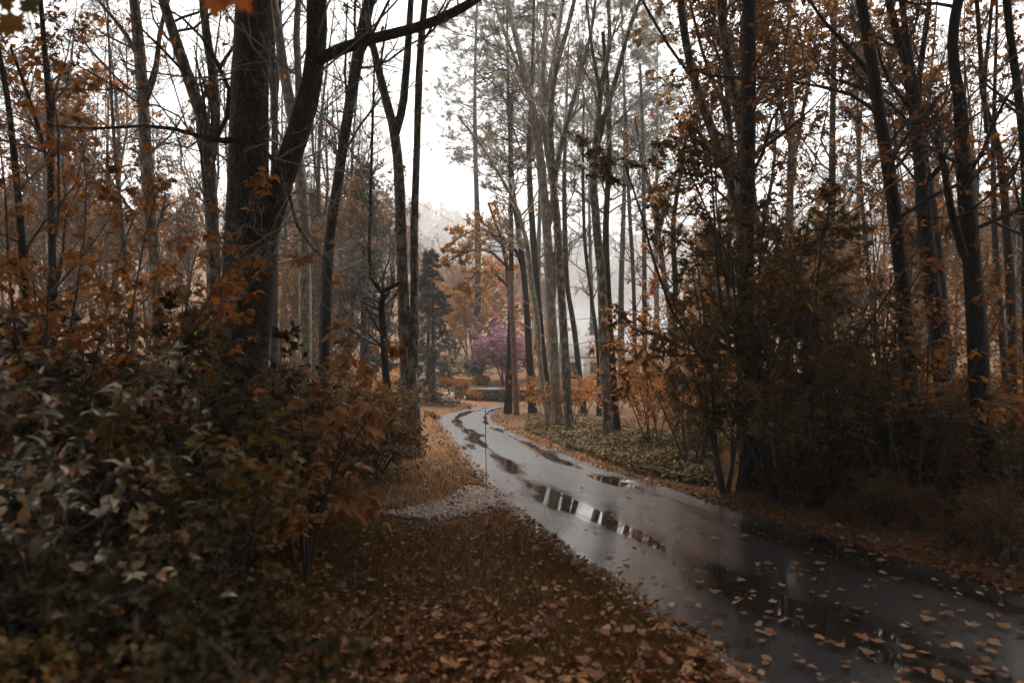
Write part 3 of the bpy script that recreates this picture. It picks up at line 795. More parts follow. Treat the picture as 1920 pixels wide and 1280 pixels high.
hero('tall_tree', 'tall straight trunk at the right edge of the driveway, dark below and pale above', 9.8,
     [[(1410, 935, 54), (1404, 840, 46), (1399, 700, 40), (1398, 560, 36), (1400, 400, 33), (1403, 250, 30), (1404, 120, 28), (1404, -15, 27)]],
     B_DARK, tw=T(n1=11, t0=.35, n3=5, l1=1.8, up=.2), lv=dict(n=420, size=.085, mat=L_ORANGE, lev=(1, 2), shape=OVATE), seed=43, hc=(20000, 4.8), sides=18)
hero('woodland_tree', 'large dark trunk leaning left in the right hand woods, branching towards the road', 9.4,
     [[(1722, 945, 46), (1705, 700, 42), (1688, 500, 36), (1668, 330, 33), (1652, 230, 30), (1640, 150, 29), (1625, 60, 27), (1612, -15, 25)],
      [(1648, 215, 11, -.1), (1600, 180, 9, -.3), (1545, 165, 7, -.5), (1480, 152, 6, -.7), (1418, 146, 4, -.8)],
      [(1632, 140, 14, .1), (1590, 90, 11, .2), (1545, 40, 9, .3), (1510, -10, 7, .4)]],
     B_DARK, tw=T(n1=13, t0=.3, n3=5, l1=2.2), lv=dict(n=700, size=.085, mat=L_ORANGE, lev=(1, 2), shape=OVATE), seed=44, hc=(5000, 3.0), sides=16)
hero('woodland_tree', 'dark forked trunk with a crooked limb right of the leaning woodland trunk', 10.6,
     [[(1775, 930, 46), (1762, 650, 42), (1742, 500, 40), (1728, 340, 34), (1715, 220, 28), (1698, 120, 24), (1672, 30, 20), (1664, -15, 18)],
      [(1726, 300, 22), (1718, 180, 20), (1702, 90, 17), (1690, -10, 15)],
      [(1730, 350, 16, -.2), (1770, 300, 13, -.3), (1720, 220, 10, -.3), (1660, 140, 8, -.4), (1640, 60, 6, -.4)]],
     B_DARK, tw=T(n1=12, t0=.3, n3=5, l1=2.2), lv=dict(n=700, size=.085, mat=L_ORANGE, lev=(1, 2), shape=OVATE), seed=45, hc=(13500, 3.4), sides=16)
hero('woodland_tree', 'thick dark trunk with an S shaped bend at far right', 8.8,
     [[(1850, 975, 60), (1838, 750, 50), (1828, 560, 44), (1816, 420, 38), (1804, 280, 34), (1800, 190, 30), (1788, 120, 26), (1786, 70, 25), (1797, 0, 25), (1800, -15, 24)],
      [(1808, 480, 24, -.1), (1785, 400, 18, -.2), (1770, 320, 14, -.2), (1762, 270, 10, -.25)]],
     B_DARK, tw=T(n1=11, t0=.3, n3=5, l1=1.8), lv=dict(n=420, size=.085, mat=L_ORANGE, lev=(1, 2), shape=OVATE), seed=46, hc=(13500, 3.6), sides=18)
hero('woodland_tree', 'dark trunk cut by the right edge of the view', 10.0,
     [[(1935, 960, 40), (1928, 600, 32), (1922, 300, 26), (1910, 180, 23), (1896, 80, 21), (1886, -15, 20)]],
     B_DARK, tw=T(n1=13, t0=.3, n3=5, l1=2.0), lv=dict(n=420, size=.085, mat=L_ORANGE, lev=(1, 2), shape=OVATE), seed=47, hc=(12000, 3.4))
hero('slender_tree', 'slender dark trunk forking left of the S bent trunk at far right', 13.0,
     [[(1800, 900, 26), (1770, 600, 22), (1752, 420, 20), (1735, 300, 16), (1722, 180, 14), (1735, 60, 12), (1745, -15, 10)],
      [(1850, 250, 10), (1846, 160, 9), (1855, 60, 8), (1862, -15, 7)]],
     B_DARK, tw=T(n1=13, t0=.3), lv=dict(n=500, size=.09, mat=L_ORANGE, lev=(2,)), seed=48, hc=(10500, 3.2))
hero('slender_tree', 'slender dark trunk bending right at the far right behind the S bent trunk', 13.5,
     [[(1905, 900, 24), (1892, 500, 20), (1884, 380, 18), (1868, 260, 15), (1845, 190, 12), (1838, 90, 10), (1830, -15, 9)]],
     B_DARK, tw=T(n1=14, t0=.3), lv=dict(n=500, size=.09, mat=L_ORANGE, lev=(2,)), seed=49, hc=(9000, 3.2))

# --- pines: straight trunk, whorls of level branches, tufts of needles
def pine_mesh(h, rng, clear=.35, reach=3.0, tufts=2600, bark=B_DARK, needle=L_NEEDLE, r0=.2, nlen=.2, lean=0):
    n = 30
    z = np.linspace(0, h, n)
    S = np.stack([lean * z / h + .1 * np.sin(z / 3), .08 * np.cos(z / 4), z, r0 * (1 - .93 * z / h) * (1 + .4 * np.exp(-z / .4))], 1)
    nb = int((1 - clear) * h * 11)
    t = clear + (1 - clear) * rng.uniform(0, 1, nb) ** .9
    L = reach * np.sqrt(np.clip(1.06 - t, .02, 1) / (1.06 - clear)) * rng.uniform(.45, 1.1, nb) * (1 - .45 * np.exp(-(t - clear) * 14))
    az = rng.uniform(0, 6.28, nb)
    st = np.stack([np.interp(t * h, z, S[:, 0]), np.interp(t * h, z, S[:, 1]), t * h], 1)
    D = np.stack([np.cos(az), np.sin(az), .12 + .5 * (t - .5)], 1)
    a = grow(st, D, L, np.full(nb, .028) * L / reach + .008, 7, rng, .2, .09)
    b = kids(*a, 6, .2, 1.0, 48, .42, .5, 4, rng, .1, .12, flat=.75, rmin=.005)
    c = kids(*b, 4, .2, 1.0, 45, .5, .6, 3, rng, .1, .12, flat=.6, rmin=.004)
    C, O = on_paths(c[0], tufts, rng, .2)
    k = 9
    C2 = np.repeat(C, k, 0); O2 = np.repeat(O, k, 0)
    A = nrm(O2 * .9 + rng.normal(size=C2.shape) * .75 + np.array((0, 0, .15)))
    N = rng.normal(size=A.shape); N = nrm(N - (N * A).sum(1, keepdims=True) * A)
    V, Tt = leaf_batch(C2, A, N, nlen * rng.uniform(.7, 1.2, len(C2)), (NEEDLE[0] * np.array((1.15, 1, 1)), NEEDLE[1]))
    tr = Acc().add(*tubes(S[None, :, :3], S[None, :, 3], 10, .03, rng))
    tg = Acc().add(*tubes(a[0], np.maximum(a[1], .013), 4)).add(*tubes(b[0], np.maximum(b[1], .009), 3)).add(*tubes(c[0], np.maximum(c[1], .006), 3))
    return tr.mesh('trunk', [bark], True), tg.mesh('twigs', [B_TWIG], True), mesh_from('crown', V, [Tt], [needle])

def plant3(name, label, cat, meshes, loc, rz, s, group=None):
    o = thing(name, label, cat, loc, rz, group); o.scale = (s, s, s)
    for nm, me in zip(('trunk', 'twigs', 'crown'), meshes):
        link(nm, me, o, kind=None if nm == 'trunk' else 'stuff')
    return o

def gp(px, d):
    x = (px - 960) * d / F
    return (x, d, gz1(x, d))

rng = np.random.default_rng(50)
pA = pine_mesh(25, np.random.default_rng(51), .42, 4.6, 13500, r0=.22, nlen=.23)
pB = pine_mesh(24, np.random.default_rng(52), .50, 4.4, 13500, r0=.2, nlen=.23)
pC = pine_mesh(16.5, np.random.default_rng(53), .45, 2.6, 5200, r0=.115, nlen=.19)
plant3('pine_tree', 'tall dark straight pine trunk standing beside the brown utility pole', 'pine tree', pC, gp(954, 25.2), .4, 1.0)
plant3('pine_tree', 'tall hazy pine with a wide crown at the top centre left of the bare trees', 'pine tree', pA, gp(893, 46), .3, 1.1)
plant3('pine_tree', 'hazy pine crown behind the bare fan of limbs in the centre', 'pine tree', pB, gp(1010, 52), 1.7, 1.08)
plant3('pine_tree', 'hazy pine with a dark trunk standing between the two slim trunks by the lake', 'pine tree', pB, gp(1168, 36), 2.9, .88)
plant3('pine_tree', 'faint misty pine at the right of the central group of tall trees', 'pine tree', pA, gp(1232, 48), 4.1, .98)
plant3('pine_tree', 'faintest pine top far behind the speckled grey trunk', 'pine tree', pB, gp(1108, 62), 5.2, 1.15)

def spruce_mesh(h, rng, reach, needle=L_NEEDLED, n=9000, droop=.35):
    z = np.linspace(0, h, 20)
    S = np.stack([0 * z, 0 * z, z, .16 * (h / 9) * (1 - .95 * z / h)], 1)
    nb = int(h * 16)
    t = .04 + .94 * rng.uniform(0, 1, nb)
    L = reach * (1.03 - t) ** .85 * rng.uniform(.65, 1.1, nb)
    az = rng.uniform(0, 6.28, nb)
    st = np.stack([0 * t, 0 * t, t * h], 1)
    D = np.stack([np.cos(az), np.sin(az), np.full(nb, -.1)], 1)
    a = grow(st, D, L, np.full(nb, .02), 6, rng, -droop, .08)
    b = kids(*a, 5, .2, 1.0, 50, .4, .5, 3, rng, -.15, .1, flat=.8, rmin=.004)
    C1, O1 = on_paths(b[0], int(n * .75), rng, .05); C2, O2 = on_paths(a[0], int(n * .25), rng, .3)
    C = np.concatenate([C1, C2]); O = np.concatenate([O1, O2])
    A, N = leaf_axes(len(C), rng, O * 1.2, .25, .6)
    sh = (DIAMOND[0] * np.array((.42, 1, .6)), DIAMOND[1])
    V, Tt = leaf_batch(C, A, N, .17 * (h / 9) ** .5 * rng.uniform(.6, 1.3, len(C)), sh)
    return (Acc().add(*tubes(S[None, :, :3], S[None, :, 3], 8)).mesh('trunk', [B_DARK], True),
            Acc().add(*tubes(*a, 3)).mesh('twigs', [B_TWIG], True), mesh_from('crown', V, [Tt], [needle]))
sA = spruce_mesh(6.2, np.random.default_rng(61), 1.9, n=13000)
sB = spruce_mesh(11.5, np.random.default_rng(62), 2.2, L_NEEDLEO, n=22000)
plant3('conifer_tree', 'dense dark green conifer sweeping to the ground beside the far bend', 'conifer', sA, gp(812, 30), 0, 1.0)
plant3('conifer_tree', 'broad dark conifer rising behind the twin trunks', 'conifer', sA, gp(803, 36), 1, 1.05)
plant3('conifer_tree', 'tall dark olive conifer behind the leaning dark trunk', 'conifer', sB, gp(682, 30), 2, .9)
plant3('conifer_tree', 'dark olive conifer between the leaning dark trunk and the massive fork', 'conifer', sB, gp(585, 33), 3.3, .85)

# --- ordinary woodland trees: a few kinds, copied through the woods
def wood_tree(seed, h, r0, bark, tw, lv=None, lean=.6, forks=1):
    rng = np.random.default_rng(seed)
    n = 26
    z = np.linspace(0, h, n)
    a = rng.uniform(0, 6.28)
    S = np.stack([lean * (z / h) ** 1.4 * math.cos(a) + .14 * np.sin(z / 2.1 + a), lean * (z / h) ** 1.4 * math.sin(a) + .12 * np.cos(z / 2.7), z,
                  r0 * (1 - .9 * (z / h) ** 1.2) * (1 + .4 * np.exp(-z / .3))], 1)
    stems = [S]
    for k in range(forks):
        i = int(n * rng.uniform(.3, .55))
        L = h * .5
        D = np.array([[.35 * rng.normal(), .35 * rng.normal(), 1.0]])
        P, Rr = grow(S[None, i, :3], D, np.array([L]), np.array([S[i, 3] * .7]), 12, rng, .3, .06, .12)
        stems.append(np.concatenate([P[0], Rr[0][:, None]], 1))
    sets = twig_set(stems, rng, **tw)
    A = Acc()
    for s in stems: A.add(*tubes(s[None, :, :3], s[None, :, 3], 8, .04, rng))
    me = [A.mesh('trunk', [bark], True), twig_mesh(sets, np.zeros(3), B_TWIG, (4, 3, 3), .0075)]
    if lv: me.append(crown_mesh(sets, np.zeros(3), lv['n'], lv['size'], DIAMOND, lv['mat'], rng, .5, .7, (1, 2)))
    return me

WT = [wood_tree(71, 15, .11, B_DARK, T(n1=18, n2=6, n3=6, t0=.25, l1=2.8)),
      wood_tree(72, 13, .10, B_GREY, T(n1=18, n2=6, n3=6, t0=.3, l1=2.4), dict(n=700, size=.11, mat=L_ORANGE)),
      wood_tree(73, 16, .14, B_DARK, T(n1=16, n2=7, n3=5, t0=.3, l1=3.0), forks=2),
      wood_tree(74, 11, .08, B_DARK, T(n1=18, n2=6, n3=5, t0=.2, l1=2.0), dict(n=1100, size=.10, mat=L_ORANGE), forks=0),
      wood_tree(75, 14, .10, B_PALE, T(n1=18, n2=6, n3=6, t0=.35, l1=2.6)),
      wood_tree(76, 10, .10, B_GREY, T(n1=22, n2=7, n3=6, t0=.15, l1=2.4), dict(n=6500, size=.12, mat=L_RUSSET), forks=2)]
WL = [('dark_tree', 'dark bare tree'), ('grey_tree', 'grey tree with a few orange leaves'), ('dark_tree', 'dark bare forked tree'),
      ('slender_tree', 'slender dark tree hung with orange leaves'), ('pale_tree', 'pale barked bare tree'), ('russet_tree', 'russet leaved tree')]
protos = {}
def wood(kind, x, y, where, rng, s=None):
    s = s if s else rng.uniform(.85, 1.2)
    loc = (x, y, gz1(x, y) - .05)
    lab = WL[kind][1] + ' ' + where
    g = 'woodland trees ' + where
    if kind not in protos:
        protos[kind] = plant3(WL[kind][0], lab, 'tree', WT[kind], loc, rng.uniform(0, 6.28), s, g)
    else:
        dup(protos[kind], loc, rng.uniform(0, 6.28), s, lab, g)

HERO_XY = []
rng = np.random.default_rng(80)
spots = []
def ok(x, y, md=1.3):
    if float(road_dist(x, y)[0]) < 2.2: return False
    for a, b in spots:
        if (a - x) ** 2 + (b - y) ** 2 < md * md: return False
    spots.append((x, y)); return True
n = 0
while n < 40:
    px, d = rng.uniform(-140, 730), 17 + 45 * rng.uniform(0, 1) ** 1.3
    x = (px - 960) * d / F
    if ok(x, d):
        wood(int(rng.choice(6, p=[.28, .17, .2, .17, .06, .12])), x, d, 'in the woods left of the driveway', rng); n += 1
n = 0
while n < 36:
    px, d = rng.uniform(1330, 2080), 14 + 45 * rng.uniform(0, 1) ** 1.3
    x = (px - 960) * d / F
    if ok(x, d):
        wood(int(rng.choice(6, p=[.34, .14, .24, .18, .0, .10])), x, d, 'in the dark woods right of the driveway', rng); n += 1
n = 0
while n < 130:
    px, d = rng.uniform(480, 1030), rng.uniform(56, 150)
    x = (px - 960) * d / F
    if ok(x, d, 1.8):
        wood(int(rng.choice(6, p=[.08, .12, .05, .0, .17, .58])), x, d, 'on the misty hillside beyond the bend', rng, rng.uniform(.55, .85) if px > 760 else rng.uniform(.8, 1.1)); n += 1
n = 0
while n < 14:
    px, d = rng.uniform(1040, 1330), rng.uniform(33, 62)
    x = (px - 960) * d / F
    if ok(x, d, 2.0):
        wood(int(rng.choice([1, 3, 3, 5])), x, d, 'near the lake shore', rng, rng.uniform(.3, .42)); n += 1

n = 0
while n < 46:
    px, d = rng.uniform(-250, 700), rng.uniform(22, 60)
    x = (px - 960) * d / F
    if ok(x, d, 1.5):
        wood(5, x, d, 'in the woods left of the driveway', rng, rng.uniform(.5, .85)); n += 1
n = 0
while n < 52:
    px, d = rng.uniform(1300, 2200), rng.uniform(22, 62)
    x = (px - 960) * d / F
    if ok(x, d, 1.5):
        wood(5, x, d, 'in the dark woods right of the driveway', rng, rng.uniform(.5, .85)); n += 1

# maples added out of view round the camera to shade the near drive
def maple_meshes(seed):
    rng = np.random.default_rng(seed)
    return wood_tree(seed, 11.5, .2, B_OAK, T(n1=24, n2=8, n3=5, t0=.4, l1=4.3, ang=70, up=.25), dict(n=42000, size=.21, mat=L_CANOPY), forks=2)
MP = maple_meshes(90)
first = None
for k, (x, y, lab) in enumerate([(-5.0, 1.0, 'left of the camera'), (6.4, 3.2, 'right of the driveway close to the camera'), 
                                 (-2.2, -5.0, 'behind the camera'), (4.8, -6.5, 'behind the camera right of the driveway'),
                                 (-8.2, 3.4, 'left of the pale leaved shrubs'), (-9.5, -3.0, 'far left behind the camera'), (10.5, -1.0, 'far right behind the camera'), (-.9, -1.4, 'just behind the camera'), (2.0, -9.5, 'farthest behind the camera'),
                                 (-11.0, 5.0, 'outside the view at left'), (12.5, 7.0, 'outside the view at right')]):
    lab = 'large brown leaved maple added for shade ' + lab
    if first is None: first = plant3('shade_maple', lab, 'tree', MP, (x, y, gz1(x, y) - .05), k * 1.3, 1.3, 'added shade maples')
    else: dup(first, (x, y, gz1(x, y) - .05), k * 1.3, 1.26 + .06 * (k % 4), lab, 'added shade maples')

rng = np.random.default_rng(95)
first = None
for k in range(34):  # unseen conifers added behind and beside the camera to block the sky
    a = R(50 + 260 * k / 33)
    rad = rng.uniform(11, 20)
    x, y = rad * 1.15 * math.sin(a), -4 + rad * math.cos(a)
    if y > 12 or float(road_dist(x, y)[0]) < 1.5: continue
    if first is None: first = plant3('conifer_tree', 'dark conifer added out of view behind the camera to block sky', 'conifer', sB, (x, y, gz1(x, y)), 0, 1.2, 'conifers behind the camera')
    else: dup(first, (x, y, gz1(x, y)), k * 1.1, rng.uniform(1.0, 1.5))

# ------------------------------------------------------------------ shrubs and saplings
def make_leaf_objects(root, C, A, N, sz, shape, mat, nmax, base):
    """the nearest visible leaves as objects of their own; returns the mask of those left over"""
    Wd = C + base
    d = np.maximum(Wd[:, 1], .2)
    px = 960 + Wd[:, 0] / d * F; py = HY + (CAMZ - Wd[:, 2]) / d * F
    vis = (px > 0) & (px < 1920) & (py > 0) & (py < 1280)
    sc = np.where(vis, sz / d, 0)
    pick = np.argsort(-sc)[:nmax]; pick = pick[sc[pick] > 0]
    me = mesh_from('leaf', shape[0], [shape[1]], [mat], smooth=True)
    S = np.cross(A, N)
    for i in pick:
        o = bpy.data.objects.new('leaf', me); COL.objects.link(o); o.parent = root
        m = Matrix.Identity(4)
        for r_ in range(3):
            m[r_][0], m[r_][1], m[r_][2], m[r_][3] = S[i, r_] * sz[i], A[i, r_] * sz[i], N[i, r_] * sz[i], C[i, r_]
        o.matrix_local = m
    mask = np.ones(len(C), bool); mask[pick] = False
    return mask

def shrub_geo(rng, h, spread, ns=7, n1=6, n2=5, up=.6, flat=.5, lean=.35, r0=.016):
    az = rng.uniform(0, 6.28, ns)
    st = np.stack([.12 * spread * np.cos(az), .12 * spread * np.sin(az), np.full(ns, -.05)], 1)
    D = np.stack([lean * np.cos(az), lean * np.sin(az), np.ones(ns)], 1) + .12 * rng.normal(size=(ns, 3))
    a = grow(st, D, h * rng.uniform(.7, 1.05, ns), np.full(ns, r0), 9, rng, up * .3, .09, .3)
    b = kids(*a, n1, .25, 1.0, 62, 1.0, .55, 6, rng, up * .3, .12, flat, lens=spread, rmin=.004)
    c = kids(*b, n2, .2, 1.0, 48, .5, .6, 4, rng, .05, .12, flat * .9, rmin=.0025)
    return a, b, c

def shrub_meshes(seed, h, spread, leaf, n, size, shape=DIAMOND, droop=.3, tilt=.5, ns=7, n1=6, n2=5, twig=None, **kw):
    rng = np.random.default_rng(seed)
    g = shrub_geo(rng, h, spread, ns, n1, n2, **kw)
    st = Acc().add(*tubes(*g[0], 6)).mesh('stem', [twig or B_TWIG], True)
    tg = Acc().add(*tubes(*g[1], 4)).add(*tubes(*g[2], 3)).mesh('twigs', [twig or B_TWIG], True)
    C, A, N = crown_axes([g], np.zeros(3), n, rng, droop, tilt, (1, 2), .12)
    sz = size * rng.uniform(.55, 1.25, len(C))
    return st, tg, (C, A, N, sz, shape, leaf)

def shrub(name, label, loc, meshes, rz=0, nleaf=0, cat='shrub', group=None):
    st, tg, (C, A, N, sz, shape, leaf) = meshes
    root = thing(name, label, cat, loc, 0, group)
    link('stem', st, root); link('twigs', tg, root, kind='stuff')
    mask = make_leaf_objects(root, C, A, N, sz, shape, leaf, nleaf, np.array(loc)) if nleaf else np.ones(len(C), bool)
    V, Tt = leaf_batch(C[mask], A[mask], N[mask], sz[mask], shape)
    link('foliage', mesh_from('foliage', V, [Tt], [leaf]), root, kind='stuff')
    return root

# foreground shrubs, left
shrub('glossy_shrub', 'pale glossy leaved shrub nearest the camera at the left edge', gp(0, 2.9),
      shrub_meshes(101, 1.6, .85, L_PALE, 800, .075, OVATE, .12, .32, ns=9, n1=7, n2=4, flat=.75), nleaf=300)
shrub('glossy_shrub', 'pale glossy leaved shrub behind the nearest one, left of the massive trunk', gp(130, 4.0),
      shrub_meshes(102, 1.95, .95, L_PALE, 1300, .075, OVATE, .15, .35, ns=9, n1=7, n2=4, flat=.75), nleaf=300)
shrub('tan_sapling', 'tan orange leaved sapling drooping right of the massive forked trunk', gp(565, 6.1),
      shrub_meshes(103, 2.05, .78, L_TAN, 900, .12, OVATE, .75, .5, ns=5, n1=8, n2=4, flat=.6), nleaf=300, cat='sapling')
shrub('olive_shrub', 'olive leaved shrub with pale leaf tops just left of the massive trunk', gp(395, 7.2),
      shrub_meshes(104, 2.2, 1.15, L_OLIVE, 4200, .075, OVATE, .25, .4, ns=9, n1=8, n2=5, flat=.8), nleaf=300)
shrub('brown_shrub', 'small leaved brown shrub below the drooping tan sapling', gp(575, 7.6),
      shrub_meshes(105, 1.35, .75, L_OLIVE, 5200, .055, OVATE, .3, .6, ns=14, n1=8, n2=5), nleaf=0)
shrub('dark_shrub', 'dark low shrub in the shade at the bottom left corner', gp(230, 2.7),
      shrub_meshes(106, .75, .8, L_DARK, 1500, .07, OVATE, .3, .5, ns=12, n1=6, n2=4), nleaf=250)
# orange saplings, upper left
for k, (px, d, h, n_, lab) in enumerate([(60, 6.2, 4.0, 1700, 'orange leaved sapling at the left edge above the pale leaved shrubs'),
                                         (215, 7.4, 3.7, 1700, 'orange leaved sapling left of the speckled grey trunk'),
                                         (300, 9.8, 3.4, 1500, 'orange leaved sapling in front of the splitting grey trunk'),
                                         (-60, 5.2, 4.4, 1500, 'orange leaved sapling cut by the left edge of the view')]):
    shrub('beech_sapling', lab, gp(px, d), shrub_meshes(110 + k, h, 1.05, L_ORANGE, int(n_ * 1.3), .078, OVATE, .75, .5, ns=6, n1=9, n2=5, up=.5, flat=.55, lean=.25),
          nleaf=300, cat='sapling')
# right side: the big olive evergreen shrub and orange sprays
shrub('olive_thicket', 'tall olive brown leafy thicket covering the tall straight trunk at right', gp(1475, 9.0),
      shrub_meshes(120, 4.4, 1.4, L_OLIVE, 21000, .062, OVATE, .3, .5, ns=12, n1=12, n2=6, lean=.2, r0=.03), nleaf=300)
shrub('olive_thicket', 'olive leaved thicket on the left flank of the tall one', gp(1370, 9.6),
      shrub_meshes(121, 3.4, .85, L_OLIVE, 9500, .06, OVATE, .3, .5, ns=8, n1=10, n2=5, lean=.14, r0=.025), nleaf=200)
shrub('olive_thicket', 'dark olive thicket between the tall thicket and the leaning woodland trunk', gp(1600, 9.8),
      shrub_meshes(122, 2.9, 1.2, L_OLIVE, 7000, .06, OVATE, .3, .5, ns=9, n1=10, n2=5, lean=.2, r0=.025), nleaf=200)
for k, (px, d, h, sp, n_, lab) in enumerate([(1300, 12.5, 2.9, 1.1, 1500, 'bright orange leaved sapling in front of the lake gap'),
                                             (1225, 15.5, 2.6, 1.2, 1300, 'orange leaved sapling behind the ground cover, left of the bright orange one'),
                                             (1285, 18.0, 3.6, 1.3, 2400, 'tall bright orange sapling behind the ground cover in front of the lake'),
                                             (1238, 22.5, 2.8, 1.2, 2400, 'bright orange sapling low against the lake left of the pale crooked trunk'),
                                             (1335, 15.5, 4.2, 1.2, 2200, 'tall bright orange sapling beside the curving pale trunk'),
                                             (1700, 8.3, 4.2, 1.2, 900, 'orange leaved sapling in front of the leaning woodland trunk'),
                                             (1790, 9.6, 3.6, 1.2, 800, 'orange leaved sapling between the forked and the S bent trunks'),
                                             (1530, 10.6, 4.6, 1.2, 700, 'tall orange leaved sapling above the olive thicket')]):
    shrub('orange_sapling', lab, gp(px, d), shrub_meshes(130 + k, h, sp, L_ORANGE, n_, .09, OVATE, .35, .4, ns=5, n1=9, n2=5, up=.4, flat=.8, lean=.2),
          nleaf=250, cat='sapling')

# low woodland undergrowth: kinds, then copies
US = [shrub_meshes(140, 1.3, .8, L_OLIVE, 2600, .06, DIAMOND, .3, .6, ns=10, n1=7, n2=4),
      shrub_meshes(141, 1.1, .7, L_BROWN, 2200, .065, DIAMOND, .4, .6, ns=10, n1=7, n2=4),
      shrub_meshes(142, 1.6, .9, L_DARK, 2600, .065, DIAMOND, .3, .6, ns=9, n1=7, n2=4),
      shrub_meshes(143, 1.5, .9, L_ORANGE, 1100, .085, DIAMOND, .4, .5, ns=6, n1=7, n2=4, flat=.7),
      shrub_meshes(144, .6, .6, L_BROWN, 1500, .06, DIAMOND, .4, .7, ns=12, n1=5, n2=4)]
UN = [('olive_shrub', 'small leaved olive shrub'), ('brown_shrub', 'russet brown shrub'), ('dark_shrub', 'dark leaved shrub'), ('orange_shrub', 'orange leaved shrub'), ('low_shrub', 'low brown shrub')]
up = {}
def under(kind, x, y, where, rng, s=None):
    loc = (x, y, gz1(x, y)); s = s or rng.uniform(.75, 1.3)
    lab = UN[kind][1] + ' ' + where; g = UN[kind][1].split(' ', 0)[0] + 's ' + where
    if kind not in up:
        o = up[kind] = shrub(UN[kind][0], lab, loc, US[kind], group=g); o.scale = (s, s, s)
    else: dup(up[kind], loc, rng.uniform(0, 6.28), s, lab, g)
rng = np.random.default_rng(150)
def fill(num, pxr, dr, kp, where, md=.55, clear=.7, pw=1.0, s=None):
    n = tries = 0
    while n < num and tries < 6000:
        tries += 1
        px = rng.uniform(*pxr); d = dr[0] + (dr[1] - dr[0]) * rng.uniform(0, 1) ** pw
        x = (px - 960) * d / F
        if float(road_dist(x, d)[0]) < clear: continue
        if any((a - x) ** 2 + (b - d) ** 2 < md * md for a, b in uspots): continue
        uspots.append((x, d)); under(int(rng.choice(5, p=kp)), x, d, where, rng, s); n += 1
uspots = []
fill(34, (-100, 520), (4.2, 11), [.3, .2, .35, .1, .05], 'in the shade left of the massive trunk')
fill(44, (-100, 730), (11, 26), [.3, .25, .1, .35, 0], 'in the woods beyond the massive trunk')
fill(6, (620, 700), (10.0, 12.5), [.5, .3, .1, .0, .1], 'beside the twin trunks')
fill(26, (1440, 2000), (8.0, 13), [.25, .35, .25, .1, .05], 'in the woods right of the driveway', clear=1.3)
fill(36, (1430, 2050), (4.6, 9.5), [.2, .3, .2, .0, .3], 'at the right edge of the driveway', clear=.5, md=.35, s=.42)
fill(46, (1250, 2050), (13, 28), [.3, .25, .1, .35, 0], 'deep in the woods right of the driveway', clear=1.5)
fill(13, (1010, 1330), (20, 34), [.35, .2, 0, .45, 0], 'between the central trunks and the lake', clear=1.0)
fill(10, (-200, 330), (1.8, 3.6), [.15, .15, .5, .0, .2], 'in the dark foreground at left', md=.4, s=.6)

# ------------------------------------------------------------------ garden at the bend
rng = np.random.default_rng(160)
o = shrub('purple_tree', 'purple leaved ornamental tree above the stone wall', gp(952, 36),
      shrub_meshes(161, 3.05, 1.6, L_PURPLE, 30000, .09, DIAMOND, .45, .5, ns=9, n1=12, n2=6, lean=.5, flat=.5, r0=.05), cat='tree')
shrub('amber_tree', 'bright amber small tree behind the purple one', gp(885, 46),
      shrub_meshes(162, 5.6, 2.0, L_AMBER, 16000, .15, DIAMOND, .4, .6, ns=7, n1=10, n2=6, lean=.3, r0=.05), cat='tree')
shrub('amber_tree', 'amber small tree left of the purple one, at the foot of the hillside', gp(850, 50),
      shrub_meshes(167, 6.0, 2.2, L_AMBER, 15000, .16, DIAMOND, .4, .6, ns=7, n1=10, n2=6, lean=.3, r0=.05), cat='tree')
shrub('amber_tree', 'tall orange tree on the slope straight behind the purple one', gp(935, 58),
      shrub_meshes(168, 7.5, 2.5, L_ORANGE, 15000, .17, DIAMOND, .4, .6, ns=7, n1=10, n2=6, lean=.25, r0=.05), cat='tree')
shrub('amber_tree', 'amber leaved small tree right of the utility pole behind the wall', gp(1010, 38),
      shrub_meshes(163, 2.6, 1.2, L_AMBER, 4000, .11, DIAMOND, .4, .6, ns=6, n1=9, n2=5, lean=.3, r0=.03), cat='tree')
shrub('drooping_tree', 'amber tree hanging its feathery foliage over the far drive', gp(905, 31),
      shrub_meshes(164, 8.0, 1.7, L_AMBER, 1, .12, DIAMOND, .9, .5, ns=2, n1=9, n2=7, lean=.05, up=-.4, r0=.06), cat='tree') if False else None
hero('drooping_tree', 'amber leaved tree spreading feathery boughs left of the dark pine', 30.0,
     [[(968, 770, 9), (962, 640, 8), (955, 540, 8), (945, 470, 7), (930, 420, 6), (915, 380, 4)],
      [(950, 500, 5), (915, 470, 5), (880, 470, 4), (840, 490, 3)], [(942, 460, 5), (905, 430, 4), (870, 440, 3), (835, 470, 2)],
      [(955, 540, 5), (920, 510, 4), (890, 515, 3), (870, 535, 2)]],
     B_DARK, tw=dict(n1=9, n2=6, n3=5, t0=.3, ang=50, l1=1.2, up=-.1, flat=.6), lv=dict(n=5200, size=.11, mat=L_AMBER, lev=(1, 2), droop=.6), seed=165, ext=0, sides=8)
shrub('evergreen_shrub', 'blue green rounded shrub left of the purple tree', gp(893, 37),
      shrub_meshes(166, 1.25, .75, leaf_mat('leaf_blue_green', [(.02, .04, .032), (.045, .07, .055), (.03, .05, .04)], .4, .15), 3600, .08, DIAMOND, .2, .7, ns=14, n1=7, n2=5), cat='shrub')
